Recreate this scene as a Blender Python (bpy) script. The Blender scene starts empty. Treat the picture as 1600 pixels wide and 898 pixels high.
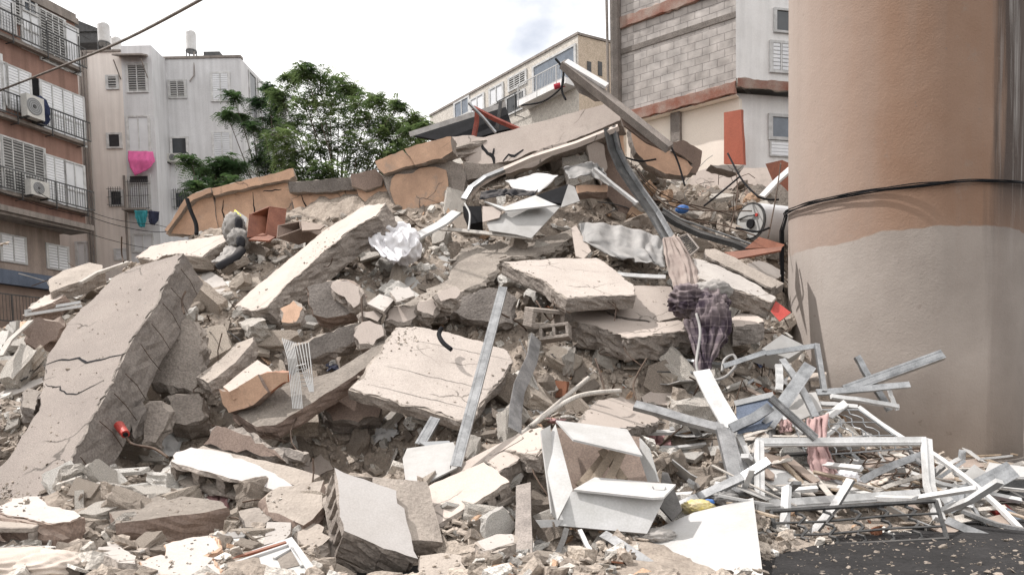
import bpy, bmesh, math, random
import numpy as np
from mathutils import Vector, Matrix, Euler, noise
R_ = math.radians
random.seed(7)
SC = bpy.context.scene
COL = SC.collection
# ------------------------------------------------------------------ camera
FPX = 1150.0
EYE = Vector((0, 0, 1.6))
PITCH, ROLL = R_(3.5), R_(-1.2)
PY0 = 610 + FPX * math.tan(PITCH)
RM = (Matrix.Rotation(math.pi / 2 - PITCH, 3, 'X') @ Matrix.Rotation(ROLL, 3, 'Z'))
cd = bpy.data.cameras.new('camera'); cam = bpy.data.objects.new('camera', cd); COL.objects.link(cam)
cam.matrix_world = Matrix.Translation(EYE) @ RM.to_4x4()
cd.sensor_width = 36; cd.lens = 36 * FPX / 1600; cd.shift_y = (PY0 - 449) / 1600
cd.clip_start = .05; cd.clip_end = 3000
SC.camera = cam
# ------------------------------------------------------------------ light
SUN_DIR = Vector((-.68, .10, 1.0)).normalized()      # towards the sun
w = bpy.data.worlds.new('World'); SC.world = w; w.use_nodes = True
nt = w.node_tree; N = nt.nodes; L = nt.links
bg = N['Background']; sky = N.new('ShaderNodeTexSky'); sky.sky_type = 'NISHITA'; sky.sun_disc = False
sky.sun_elevation = math.asin(SUN_DIR.z); sky.sun_rotation = math.atan2(SUN_DIR.x, SUN_DIR.y)
sky.dust_density = 2.0
tc = N.new('ShaderNodeTexCoord'); nz = N.new('ShaderNodeTexNoise'); nz.inputs['Scale'].default_value = 2.6
nz.inputs['Detail'].default_value = 7; nz.inputs['Roughness'].default_value = .5
mp = N.new('ShaderNodeMapping'); mp.inputs['Scale'].default_value = (1, 1, 1.6); mp.inputs['Location'].default_value = (3.25, .6, .2)
L.new(tc.outputs['Generated'], mp.inputs['Vector']); L.new(mp.outputs[0], nz.inputs['Vector'])
rp = N.new('ShaderNodeValToRGB'); rp.color_ramp.elements[0].position = .34; rp.color_ramp.elements[1].position = .45; rp.color_ramp.elements[0].color = (.38, .38, .38, 1)
L.new(nz.outputs[0], rp.inputs[0])
mx = N.new('ShaderNodeMix'); mx.data_type = 'RGBA'
L.new(rp.outputs[0], mx.inputs[0]); L.new(sky.outputs[0], mx.inputs[6]); mx.inputs[7].default_value = (12.2, 12.0, 11.9, 1)
L.new(mx.outputs[2], bg.inputs[0]); bg.inputs[1].default_value = .10
sd = bpy.data.lights.new('sun', 'SUN'); so = bpy.data.objects.new('sun', sd); COL.objects.link(so)
sd.energy = 3.8; sd.angle = R_(.8); sd.color = (1, .96, .93)
so.rotation_euler = SUN_DIR.to_track_quat('Z', 'Y').to_euler()
SC.view_settings.view_transform = 'Standard'; SC.view_settings.look = 'None'
SC.view_settings.exposure = .34; SC.view_settings.gamma = 1
SC.render.engine = 'CYCLES'
SC.cycles.max_bounces = 5; SC.cycles.diffuse_bounces = 3; SC.cycles.use_denoising = True
# ------------------------------------------------------------------ view helpers
def ray(px, py):
    return (RM @ Vector(((px - 800) / FPX, -(py - PY0) / FPX, -1)))
def P(px, py, Y):
    d = ray(px, py); return EYE + d * (Y / d.y)
def proj(p):
    q = RM.transposed() @ (Vector(p) - EYE)
    return (800 + FPX * q.x / -q.z, PY0 - FPX * q.y / -q.z)
def on_plane(px, py, p0, n):
    d = ray(px, py); k = d.dot(n)
    return EYE + d * ((p0 - EYE).dot(n) / k)
# ------------------------------------------------------------------ the shape of the heap: heights from surveyed points
CP = [ # px, py, Y
 (-150,898,5.6),(0,890,5.6),(200,890,5.6),(400,890,5.6),(600,890,5.6),(800,890,5.6),(1000,890,5.7),(1150,890,5.9),
 (-100,790,7.3),(60,790,7.2),(250,800,7.2),(450,790,7.4),(650,790,7.3),(850,800,7.4),(1050,790,7.6),(1180,800,7.6),
 (0,700,8.9),(150,690,9.3),(300,690,9.9),(480,700,9.2),(650,700,8.9),(850,690,9.0),(1050,690,9.2),(1200,700,9.0),
 (0,620,10.4),(150,600,10.6),(260,610,11.0),(380,640,10.9),(520,610,11.0),(650,610,10.4),(850,600,10.6),(1050,600,10.8),(1180,620,10.6),
 (0,540,12),(120,520,12.2),(300,520,12.2),(450,520,12.2),(620,520,12.1),(800,530,12.0),(950,520,12.4),(1150,520,12.6),(1230,560,12.6),
 (0,500,14.5),(100,450,14.5),(220,420,14.2),(330,430,13.8),(480,430,13.8),(650,430,13.6),(820,440,13.4),(980,430,13.6),(1120,440,14.0),(1220,480,13.8),
 (150,425,16.5),(280,380,16.0),(400,370,15.8),(550,360,15.6),(700,350,15.6),(850,350,15.4),(1000,360,15.2),(1120,390,15.6),(1220,400,15.8),
 (330,330,17.6),(460,310,17.4),(600,280,17.6),(750,270,17.4),(900,270,17.2),(1000,290,17.0),(1100,330,17.0),(1210,345,18),
 (470,285,18.6),(620,250,18.8),(760,215,19.0),(900,195,19.2),(960,215,19.0),(1020,268,19.0),(1100,278,20),(1200,284,20.3),
 (1300,700,10.3),(1250,815,8.1),(1400,805,8.4),(1560,800,8.8),(1480,755,9.7),(1590,745,10.4),(1340,745,9.5),(1320,655,11.3),
]
CZ = [(x, 4.6, 0.05) for x in (-9,-6,-3,0,3)] + [(x, 26, 2.0) for x in (-16,-10,-5,0)] + [(3,27,4),(8,27,5.5),(13,27,5.5)] + \
     [(x, 30, 0) for x in (-16,-8,0)] + [(-20,10,0.2),(-20,18,1.5),(-20,25,.5),(-14,8,.5),(-13,6,.3),(-11,5,.1),
      (3.4,6.6,-.05),(4.2,7.4,-.03),(5.2,7.6,-.05),(6.4,8.2,-.04),(7.4,8.9,-.03),(8,8,-.05),(5,6,-.06),(3.2,5.4,-.05),(9,10.5,.02),(11,12,-.05),(12,14,-.05),(14,18,-.05),(14,10,-.05),(9.6,15,-.05),(5.75,13.0,1.0),(6.3,12.4,.5),(7.2,12.0,.3),(8.3,12.0,.2),(9.6,12.4,.15),(2.35,6.5,-.08),(2.15,6.0,-.08),(2.8,7.0,-.06),(6.6,15.5,2.6),(8,17.5,3.3),(8.2,21,5.2)]
_pts = [P(a, b, c) for a, b, c in CP]
XY = np.array([(p.x, p.y) for p in _pts] + [(a, b) for a, b, c in CZ]); ZZ = np.array([p.z for p in _pts] + [c for a, b, c in CZ])
def _phi(d): return np.sqrt(d * d + .3)
A = _phi(np.linalg.norm(XY[:, None] - XY[None], axis=2)) ; n0 = len(XY)
A[np.arange(n0), np.arange(n0)] -= .12
M_ = np.zeros((n0 + 3, n0 + 3)); M_[:n0, :n0] = A; M_[:n0, n0] = 1; M_[:n0, n0 + 1:] = XY; M_[n0, :n0] = 1; M_[n0 + 1:, :n0] = XY.T
COEF = np.linalg.solve(M_, np.concatenate([ZZ, np.zeros(3)]))
GX0, GX1, GY0, GY1, GS = -20.0, 15.0, 4.4, 30.0, .125
gx = np.arange(GX0, GX1, GS); gy = np.arange(GY0, GY1, GS)
HG = np.zeros((len(gy), len(gx)))
for j, y in enumerate(gy):
    q = np.stack([gx, np.full_like(gx, y)], 1)
    d = np.linalg.norm(q[:, None] - XY[None], axis=2)
    HG[j] = _phi(d) @ COEF[:n0] + COEF[n0] + q @ COEF[n0 + 1:]
for j, y in enumerate(gy):
    for i, x in enumerate(gx):
        a = min(1, max(0, HG[j, i]) * 1.5)
        if a > 0:
            HG[j, i] += a * (.30 * noise.fractal(Vector((x * .8, y * .8, 0)), 1, 2, 2) - .16 + .14 * noise.fractal(Vector((x * 2.6, y * 2.6, 5)), .8, 2, 4))
HG -= .28 * np.clip((HG - .7) / 1.2, 0, 1)
for px, py, Y, r, dp in [(290,680,9.6,.9,.9),(400,672,9.5,.8,.8),(520,640,10.0,1.0,.9),(640,640,10.2,.9,.7),(740,500,12.2,.6,.7),(600,500,12.6,.8,.5),(880,545,11.6,.8,.6),(1000,575,11.2,.9,.7),(1090,600,10.8,.9,.8),(1150,650,9.9,.8,.6),
        (950,700,8.4,.7,.6),(1060,690,9.0,.6,.5),(240,560,11.6,.7,.7),(820,830,6.9,.5,.35),(900,850,6.6,.5,.3),(1010,790,7.6,.5,.35),(860,330,16.0,1.0,.7),(960,300,17,1.0,.6),(1200,520,13,.6,.6),(560,690,9.3,.5,.3),(1150,440,14.2,.7,.5),(600,850,6.4,.7,.45),(1110,640,9.9,.8,.4)]:
    q = P(px, py, Y); dd = ((gx[None, :] - q.x) ** 2 + (gy[:, None] - q.y) ** 2) / (r * r); HG -= dp * np.exp(-dd * 1.4)
HG = np.maximum(HG, -.08)
def H(x, y):
    u = min(max((x - GX0) / GS, 0), len(gx) - 1.001); v = min(max((y - GY0) / GS, 0), len(gy) - 1.001)
    i, j = int(u), int(v); a, b = u - i, v - j
    return (HG[j, i] * (1 - a) + HG[j, i + 1] * a) * (1 - b) + (HG[j + 1, i] * (1 - a) + HG[j + 1, i + 1] * a) * b
def hit(px, py, up=0.0):
    d = ray(px, py); d = d / d.y; best = None; by = 1e9
    y = 4.5
    while y < 24:
        p = EYE + d * y; g = p.z - H(p.x, y) - up
        if g < 0: return p
        if g < by: by, best = g, p
        y += .06
    return best
def L3(px, py, lift=.1):
    q = hit(px, py); return P(px, py, q.y - lift)
def normal_at(x, y, e=.3):
    return Vector((H(x - e, y) - H(x + e, y), H(x, y - e) - H(x, y + e), 2 * e)).normalized()
# ------------------------------------------------------------------ materials
def material(name, c1, c2=None, sc=2.5, rough=.9, bump=.4, bsc=30, metal=0, dust=0, var=.12, spec=.3, trans=0, wave=None, bdist=.012, streak=0, speck=.25, cracks=0):
    m = bpy.data.materials.new(name); m.use_nodes = True; nt = m.node_tree; N = nt.nodes; L = nt.links; b = N['Principled BSDF']
    tc = N.new('ShaderNodeTexCoord'); c2 = c2 or tuple(x * .8 for x in c1)
    n1 = N.new('ShaderNodeTexNoise'); n1.inputs['Scale'].default_value = sc; n1.inputs['Detail'].default_value = 9; n1.inputs['Roughness'].default_value = .62
    L.new(tc.outputs['Object'], n1.inputs['Vector'])
    r = N.new('ShaderNodeValToRGB'); r.color_ramp.elements[0].position = .36; r.color_ramp.elements[1].position = .64
    r.color_ramp.elements[0].color = (*c2, 1); r.color_ramp.elements[1].color = (*c1, 1); L.new(n1.outputs[0], r.inputs[0]); out = r.outputs[0]
    if speck:
        n2 = N.new('ShaderNodeTexNoise'); n2.inputs['Scale'].default_value = bsc * 1.7; n2.inputs['Detail'].default_value = 4; L.new(tc.outputs['Object'], n2.inputs['Vector'])
        mr = N.new('ShaderNodeMapRange'); mr.inputs[1].default_value = .35; mr.inputs[2].default_value = .65; mr.inputs[3].default_value = 1 - speck; mr.inputs[4].default_value = 1 + speck * .5
        L.new(n2.outputs[0], mr.inputs[0]); mm = N.new('ShaderNodeVectorMath'); mm.operation = 'SCALE'; L.new(out, mm.inputs[0]); L.new(mr.outputs[0], mm.inputs[3]); out = mm.outputs[0]
    if streak:
        mp = N.new('ShaderNodeMapping'); mp.inputs['Scale'].default_value = (5, 5, .35); L.new(tc.outputs['Object'], mp.inputs[0])
        n3 = N.new('ShaderNodeTexNoise'); n3.inputs['Scale'].default_value = 1.0; n3.inputs['Detail'].default_value = 6; L.new(mp.outputs[0], n3.inputs[0])
        mr = N.new('ShaderNodeMapRange'); mr.inputs[1].default_value = .4; mr.inputs[2].default_value = .7; mr.inputs[3].default_value = 1; mr.inputs[4].default_value = 1 - streak
        L.new(n3.outputs[0], mr.inputs[0]); mm = N.new('ShaderNodeVectorMath'); mm.operation = 'SCALE'; L.new(out, mm.inputs[0]); L.new(mr.outputs[0], mm.inputs[3]); out = mm.outputs[0]
    if cracks:
        wn = N.new('ShaderNodeTexNoise'); wn.inputs['Scale'].default_value = 3; wn.inputs['Detail'].default_value = 5; L.new(tc.outputs['Object'], wn.inputs[0]); wm = N.new('ShaderNodeMix'); wm.data_type = 'VECTOR'; wm.inputs[0].default_value = .22; L.new(tc.outputs['Object'], wm.inputs[4]); L.new(wn.outputs['Color'], wm.inputs[5])
        vo = N.new('ShaderNodeTexVoronoi'); vo.feature = 'DISTANCE_TO_EDGE'; vo.inputs['Scale'].default_value = 1.1; L.new(wm.outputs[1], vo.inputs['Vector'])
        m1 = N.new('ShaderNodeMapRange'); m1.inputs[1].default_value = .004; m1.inputs[2].default_value = .014; m1.inputs[3].default_value = 1; m1.inputs[4].default_value = 0; L.new(vo.outputs['Distance'], m1.inputs[0])
        wk = N.new('ShaderNodeTexNoise'); wk.inputs['Scale'].default_value = .9; L.new(tc.outputs['Object'], wk.inputs[0]); m2 = N.new('ShaderNodeMapRange'); m2.inputs[1].default_value = .5; m2.inputs[2].default_value = .56; m2.inputs[3].default_value = 0; m2.inputs[4].default_value = cracks; L.new(wk.outputs[0], m2.inputs[0])
        mm = N.new('ShaderNodeMath'); mm.operation = 'MULTIPLY'; L.new(m1.outputs[0], mm.inputs[0]); L.new(m2.outputs[0], mm.inputs[1]); mi = N.new('ShaderNodeMix'); mi.data_type = 'RGBA'; L.new(mm.outputs[0], mi.inputs[0]); L.new(out, mi.inputs[6]); mi.inputs[7].default_value = (.07, .06, .052, 1); out = mi.outputs[2]
        w5 = N.new('ShaderNodeTexNoise'); w5.inputs['Scale'].default_value = 1.7; w5.inputs['Detail'].default_value = 10; w5.inputs['Roughness'].default_value = .75; L.new(tc.outputs['Object'], w5.inputs[0]); m5 = N.new('ShaderNodeMapRange'); m5.inputs[1].default_value = .54; m5.inputs[2].default_value = .62; m5.inputs[3].default_value = 0; m5.inputs[4].default_value = .45; L.new(w5.outputs[0], m5.inputs[0])
        mi = N.new('ShaderNodeMix'); mi.data_type = 'RGBA'; L.new(m5.outputs[0], mi.inputs[0]); L.new(out, mi.inputs[6]); mi.inputs[7].default_value = (.30, .265, .235, 1); out = mi.outputs[2]
    if var:
        oi = N.new('ShaderNodeObjectInfo'); mr = N.new('ShaderNodeMapRange'); mr.inputs[3].default_value = 1 - var; mr.inputs[4].default_value = 1 + var
        L.new(oi.outputs['Random'], mr.inputs[0]); mm = N.new('ShaderNodeVectorMath'); mm.operation = 'SCALE'; L.new(out, mm.inputs[0]); L.new(mr.outputs[0], mm.inputs[3]); out = mm.outputs[0]
    if dust:
        ge = N.new('ShaderNodeNewGeometry'); sx = N.new('ShaderNodeSeparateXYZ'); L.new(ge.outputs['Normal'], sx.inputs[0])
        ad = N.new('ShaderNodeMath'); ad.operation = 'MULTIPLY_ADD'; L.new(n1.outputs[0], ad.inputs[0]); ad.inputs[1].default_value = .9; L.new(sx.outputs[2], ad.inputs[2])
        mr = N.new('ShaderNodeMapRange'); mr.inputs[1].default_value = .85; mr.inputs[2].default_value = 1.45; mr.inputs[3].default_value = 0; mr.inputs[4].default_value = dust; L.new(ad.outputs[0], mr.inputs[0])
        mi = N.new('ShaderNodeMix'); mi.data_type = 'RGBA'; L.new(mr.outputs[0], mi.inputs[0]); L.new(out, mi.inputs[6]); mi.inputs[7].default_value = (.45, .39, .335, 1); out = mi.outputs[2]
    L.new(out, b.inputs['Base Color']); b.inputs['Roughness'].default_value = rough; b.inputs['Metallic'].default_value = metal
    b.inputs['Specular IOR Level'].default_value = spec
    if trans: b.inputs['Transmission Weight'].default_value = trans
    h = None
    if bump:
        n4 = N.new('ShaderNodeTexNoise'); n4.inputs['Scale'].default_value = bsc; n4.inputs['Detail'].default_value = 6; n4.inputs['Roughness'].default_value = .65; L.new(tc.outputs['Object'], n4.inputs['Vector'])
        h = n4.outputs[0]
        if wave:   # parallel lines (boards of the formwork, louvres, weave)
            wv = N.new('ShaderNodeTexWave'); wv.bands_direction = wave[0]; wv.inputs['Scale'].default_value = wave[1]; wv.inputs['Distortion'].default_value = wave[2]; wv.inputs['Detail'].default_value = 2
            L.new(tc.outputs['Object'], wv.inputs[0]); mr = N.new('ShaderNodeMapRange'); mr.inputs[1].default_value = 0; mr.inputs[2].default_value = .06; mr.inputs[3].default_value = -wave[3]; mr.inputs[4].default_value = 0
            L.new(wv.outputs[0], mr.inputs[0]); ad = N.new('ShaderNodeMath'); ad.operation = 'ADD'; L.new(h, ad.inputs[0]); L.new(mr.outputs[0], ad.inputs[1]); h = ad.outputs[0]
        bp = N.new('ShaderNodeBump'); bp.inputs['Strength'].default_value = bump; bp.inputs['Distance'].default_value = bdist; L.new(h, bp.inputs['Height']); L.new(bp.outputs[0], b.inputs['Normal'])
    return m
M = {}
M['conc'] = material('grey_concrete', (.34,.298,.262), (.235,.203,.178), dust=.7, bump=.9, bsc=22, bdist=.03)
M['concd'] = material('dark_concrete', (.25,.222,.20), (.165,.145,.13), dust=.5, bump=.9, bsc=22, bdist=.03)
M['plaster'] = material('beige_plaster', (.49,.425,.38), (.42,.36,.32), sc=1.3, dust=.25, bump=.35, bsc=45, bdist=.01, speck=.15, cracks=.8)
M['rough'] = material('rough_render', (.33,.285,.255), (.275,.237,.213), sc=1.2, dust=.1, bump=1, bsc=60, bdist=.012, speck=.3, cracks=.8)
M['white'] = material('white_plaster', (.48,.45,.42), (.40,.37,.345), sc=2, dust=.15, bump=.3, bsc=35, speck=.1, cracks=.8)
M['plain'] = material('clean_white_plaster', (.46,.44,.425), (.41,.385,.365), sc=2, dust=.1, bump=.25, bsc=35, speck=.08)
M['orange'] = material('orange_plaster', (.60,.395,.275), (.44,.29,.205), sc=2.2, dust=.15, bump=.35, bsc=30, speck=.12, cracks=.8)
M['brownp'] = material('brown_faced_plaster', (.26,.195,.16), (.20,.15,.125), sc=2, dust=.4, bump=.3, bsc=30)
M['board'] = material('formwork_concrete', (.44,.39,.352), (.37,.325,.292), sc=1.6, dust=.15, bump=.5, bsc=30, speck=.18, cracks=.8)
M['dirt'] = material('dusty_earth', (.25,.22,.19), (.17,.148,.128), sc=1.8, dust=.3, bump=1, bsc=16, bdist=.04)
M['wenamel'] = material('white_enamel', (.53,.53,.53), (.43,.425,.41), sc=2.4, rough=.45, bump=.05, speck=.08, dust=.12)
M['wlam'] = material('laminate_board', (.42,.415,.405), (.33,.32,.305), sc=2.4, rough=.5, bump=.04, speck=.06, dust=.1)
M['alu'] = material('white_aluminium', (.60,.60,.595), (.42,.415,.405), sc=4, rough=.38, bump=.05, speck=.1, dust=.15)
M['galv'] = material('galvanised_steel', (.40,.41,.42), (.22,.225,.23), sc=5, rough=.38, bump=.1, metal=.75, speck=.15, dust=.15)
M['dsteel'] = material('dark_steel', (.10,.10,.10), (.06,.06,.06), sc=5, rough=.55, bump=.2, metal=.3, dust=.1)
M['rust'] = material('rusty_steel', (.10,.065,.045), (.06,.04,.03), sc=6, rough=.8, bump=.3, metal=.2, dust=.1)
M['redsteel'] = material('red_steel', (.25,.06,.04), (.16,.04,.03), sc=6, rough=.7)
M['black'] = material('black_plastic', (.02,.02,.022), (.014,.014,.015), rough=.85, bump=.1, spec=.1)
M['wood'] = material('grey_wood', (.34,.27,.20), (.24,.185,.135), sc=3, rough=.8, dust=.3, bump=.3)
M['redwood'] = material('red_brown_wood', (.25,.085,.045), (.17,.06,.035), sc=3, rough=.55, dust=.15, bump=.1)
M['brick'] = material('terracotta', (.42,.18,.10), (.33,.15,.09), sc=4, dust=.3)
M['slatw'] = material('pale_slat', (.54,.51,.47), (.38,.35,.315), sc=3, rough=.7, dust=.3, bump=.2)
M['glass'] = material('dark_glass', (.05,.055,.06), (.035,.04,.045), rough=.12, bump=0, spec=.6, speck=0, var=.2)
M['glassb'] = material('bluish_glass', (.16,.19,.23), (.11,.13,.16), rough=.15, bump=0, spec=.6, speck=0)
M['mound'] = material('crushed_debris', (.36,.303,.25), (.235,.193,.158), sc=3, dust=.25, bump=1, bsc=14, bdist=.05)
M['asph'] = material('dusty_asphalt', (.028,.026,.026), (.013,.012,.012), sc=2.2, bump=.9, bsc=14, bdist=.03, speck=.35)
def fabric(name, c, c2=None, rough=.95): return material(name, c, c2, sc=4, rough=rough, bump=.25, bsc=80, dust=.12, speck=.12)
# fragments: each piece keeps the tone of the stuff it broke off
def frag_mat():
    m = bpy.data.materials.new('mixed_fragments'); m.use_nodes = True; nt = m.node_tree; N = nt.nodes; L = nt.links; b = N['Principled BSDF']
    at = N.new('ShaderNodeAttribute'); at.attribute_name = 'tone'; r = N.new('ShaderNodeValToRGB'); cr = r.color_ramp; cr.interpolation = 'CONSTANT'
    cols = [(0,(.262,.222,.187)),(.2,(.335,.285,.24)),(.42,(.41,.35,.295)),(.6,(.48,.415,.35)),(.76,(.54,.50,.45)),(.86,(.66,.63,.585)),(.955,(.47,.32,.22)),(.985,(.33,.15,.09))]
    cr.elements[0].position = 0; cr.elements[0].color = (*cols[0][1], 1); cr.elements[1].position = cols[1][0]; cr.elements[1].color = (*cols[1][1], 1)
    for p, c in cols[2:]: e = cr.elements.new(p); e.color = (*c, 1)
    L.new(at.outputs['Fac'], r.inputs[0]); tc = N.new('ShaderNodeTexCoord')
    n2 = N.new('ShaderNodeTexNoise'); n2.inputs['Scale'].default_value = 28; n2.inputs['Detail'].default_value = 6; L.new(tc.outputs['Object'], n2.inputs['Vector'])
    mr = N.new('ShaderNodeMapRange'); mr.inputs[1].default_value = .3; mr.inputs[2].default_value = .7; mr.inputs[3].default_value = .6; mr.inputs[4].default_value = 1.18
    L.new(n2.outputs[0], mr.inputs[0]); mm = N.new('ShaderNodeVectorMath'); mm.operation = 'SCALE'; L.new(r.outputs[0], mm.inputs[0]); L.new(mr.outputs[0], mm.inputs[3])
    L.new(mm.outputs[0], b.inputs['Base Color']); b.inputs['Roughness'].default_value = .95; b.inputs['Specular IOR Level'].default_value = .2
    bp = N.new('ShaderNodeBump'); bp.inputs['Strength'].default_value = 1; bp.inputs['Distance'].default_value = .035; L.new(n2.outputs[0], bp.inputs['Height']); L.new(bp.outputs[0], b.inputs['Normal'])
    return m
M['frag'] = frag_mat()
# ------------------------------------------------------------------ building blocks
def tag(o, label=None, cat=None, group=None, kind=None):
    for k, v in (('label', label), ('category', cat), ('group', group), ('kind', kind)):
        if v: o[k] = v
    return o
WL = {}
def thing(name, label, cat, loc, group=None):
    o = bpy.data.objects.new(name, None); COL.objects.link(o); o.location = loc; WL[o] = Vector(loc)
    return tag(o, label, cat, group)
class MB:
    def __init__(s): s.v = []; s.f = []; s.m = []
    def add(s, vs, fs, m=0):
        b = len(s.v); s.v += [Vector(v) for v in vs]; s.f += [[b + i for i in f] for f in fs]; s.m += [m] * len(fs)
    def box(s, c, ax, ay, az, m=0):  # centre and three half-axes
        c, ax, ay, az = map(Vector, (c, ax, ay, az))
        s.add([c + ax * i + ay * j + az * k for i in (-1, 1) for j in (-1, 1) for k in (-1, 1)],
              [(0,1,3,2),(4,6,7,5),(0,4,5,1),(2,3,7,6),(0,2,6,4),(1,5,7,3)], m)
    def bar(s, a, b, wd, t, up=(0, 0, 1), m=0):
        a, b = Vector(a), Vector(b); d = (b - a); z = Vector(up); x = d.cross(z).normalized(); z = x.cross(d).normalized()
        s.box((a + b) / 2, d / 2, x * wd / 2, z * t / 2, m)
    def channel(s, a, b, wd, t, up=(0, 0, 1), th=.006, m=0):
        a, b = Vector(a), Vector(b); d = b - a; z = Vector(up); x = d.cross(z).normalized(); z = x.cross(d).normalized(); c = (a + b) / 2
        s.box(c, d / 2, x * wd / 2, z * th / 2, m)
        for sg in (-1, 1): s.box(c + x * sg * (wd / 2 - th / 2) - z * (t / 2 + th / 2), d / 2 * .999, x * th / 2, z * t / 2, m)
        for sg in (-.3, .3): s.box(c + x * sg * wd + z * th * .9, d / 2 * .998, x * .004, z * th * .4, m)
    def tube(s, pts, r, n=6, m=0, close=False, cap=True):
        pts = [Vector(p) for p in pts]; b = len(s.v); prev = None
        rr = r if isinstance(r, (list, tuple)) else [r] * len(pts)
        for i, p in enumerate(pts):
            t = (pts[min(i + 1, len(pts) - 1)] - pts[max(i - 1, 0)])
            t = t.normalized() if t.length > 1e-7 else Vector((0, 0, 1))
            if prev is None:
                a = t.cross(Vector((0, 0, 1)));
                if a.length < .1: a = t.cross(Vector((1, 0, 0)))
            else: a = prev - t * prev.dot(t)
            a.normalize(); prev = a; c = t.cross(a)
            for k in range(n):
                th = 2 * math.pi * k / n; s.v.append(p + (a * math.cos(th) + c * math.sin(th)) * rr[i])
        for i in range(len(pts) - 1):
            for k in range(n):
                k2 = (k + 1) % n; s.f.append([b + i * n + k, b + i * n + k2, b + (i + 1) * n + k2, b + (i + 1) * n + k]); s.m.append(m)
        if cap:
            s.f.append([b + k for k in range(n)][::-1]); s.m.append(m); e = b + (len(pts) - 1) * n; s.f.append([e + k for k in range(n)]); s.m.append(m)
    def slab(s, top, n, th, seg=.12, jag=.02, mt=0, ms=1, seed=None, mb=None):
        n = Vector(n).normalized(); top = [Vector(p) for p in top]; k = len(top)
        ar = sum((top[i].cross(top[(i + 1) % k]) for i in range(k)), Vector()).dot(n)
        if ar < 0: top = top[::-1]
        sd = Vector((random.random() * 50, random.random() * 50, random.random() * 50)) if seed is None else Vector((seed, seed, seed))
        ring = []; outw = []
        for i in range(k):
            a, b = top[i], top[(i + 1) % k]; e = b - a
            if e.length < 1e-5: continue
            c = max(1, int(math.ceil(e.length / seg))); o = e.cross(n).normalized()
            for j in range(c):
                p = a + e * (j / c); ring.append(p); outw.append(o)
        q = len(ring); lv = max(2, int(th / .04)) if jag > 0 else 1; lv = min(lv, 8); b0 = len(s.v)
        for l in range(lv + 1):
            t = l / lv
            for p, o in zip(ring, outw):
                if jag > 0:
                    w1 = noise.noise((p + sd) * 3.1); w2 = noise.noise((p + sd + n * (t * th)) * 9); w3 = noise.noise((p + sd + n * t * th) * 23)
                    off = jag * (1.3 * w1 + 1.6 * (w2 if l else .5 * w2) + 1.3 * (w3 if l else .6 * w3) - (.45 if l == 0 else 0) - (.5 if l == lv else 0))
                else: off = 0
                s.v.append(p - n * (th * t) + o * off)
        for l in range(lv):
            for i in range(q):
                j = (i + 1) % q; s.f.append([b0 + l * q + i, b0 + (l + 1) * q + i, b0 + (l + 1) * q + j, b0 + l * q + j]); s.m.append(ms)
        s.f.append([b0 + i for i in range(q)]); s.m.append(mt)
        s.f.append([b0 + lv * q + i for i in range(q)][::-1]); s.m.append(ms if mb is None else mb)
    def build(s, name, mats, parent=None, smooth=False, origin=None):
        if not isinstance(mats, (list, tuple)): mats = [mats]
        me = bpy.data.meshes.new(name)
        if parent is not None: og = WL[parent]
        elif origin is not None: og = Vector(origin)
        else:
            lo = Vector([min(v[i] for v in s.v) for i in range(3)]); hi = Vector([max(v[i] for v in s.v) for i in range(3)]); og = Vector(((lo.x + hi.x) / 2, (lo.y + hi.y) / 2, lo.z))
        me.from_pydata([v - og for v in s.v], [], s.f)
        for m in mats: me.materials.append(m)
        me.polygons.foreach_set('material_index', [min(m, len(mats) - 1) for m in s.m])
        if smooth: me.polygons.foreach_set('use_smooth', [True] * len(s.f))
        me.validate(clean_customdata=False); me.update()
        o = bpy.data.objects.new(name, me); COL.objects.link(o)
        if parent is not None: o.parent = parent
        else: o.location = og
        WL[o] = og
        return o
TOPS = []
EXCL = []   # where a clean face lies, nothing is scattered
def plane_of(pts, dep, lift, th):
    if dep and 'n' in dep:
        i, Y = dep['p']; c = P(pts[i][0], pts[i][1], Y); n = Vector(dep['n']).normalized()
    elif dep:
        q = [P(pts[i][0], pts[i][1], Y) for i, Y in dep.items()]
        n = (q[1] - q[0]).cross(q[2] - q[0]).normalized(); c = q[0]
    else:
        a = np.array([hit(p[0], p[1]) for p in pts]); c = Vector(a.mean(0)); u, sg, vt = np.linalg.svd(a - a.mean(0)); n = Vector(vt[2])
        if n.z < 0: n = -n
        base = normal_at(c.x, c.y, .6); n = (n + base * 1.2).normalized()
        if n.dot(ray(pts[0][0], pts[0][1])) > -.12: n = (n + Vector((0, -.5, .1))).normalized()
        c = c + n * (th * .75 + lift)
    if n.dot(c - EYE) > 0: n = -n
    return c, n
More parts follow.
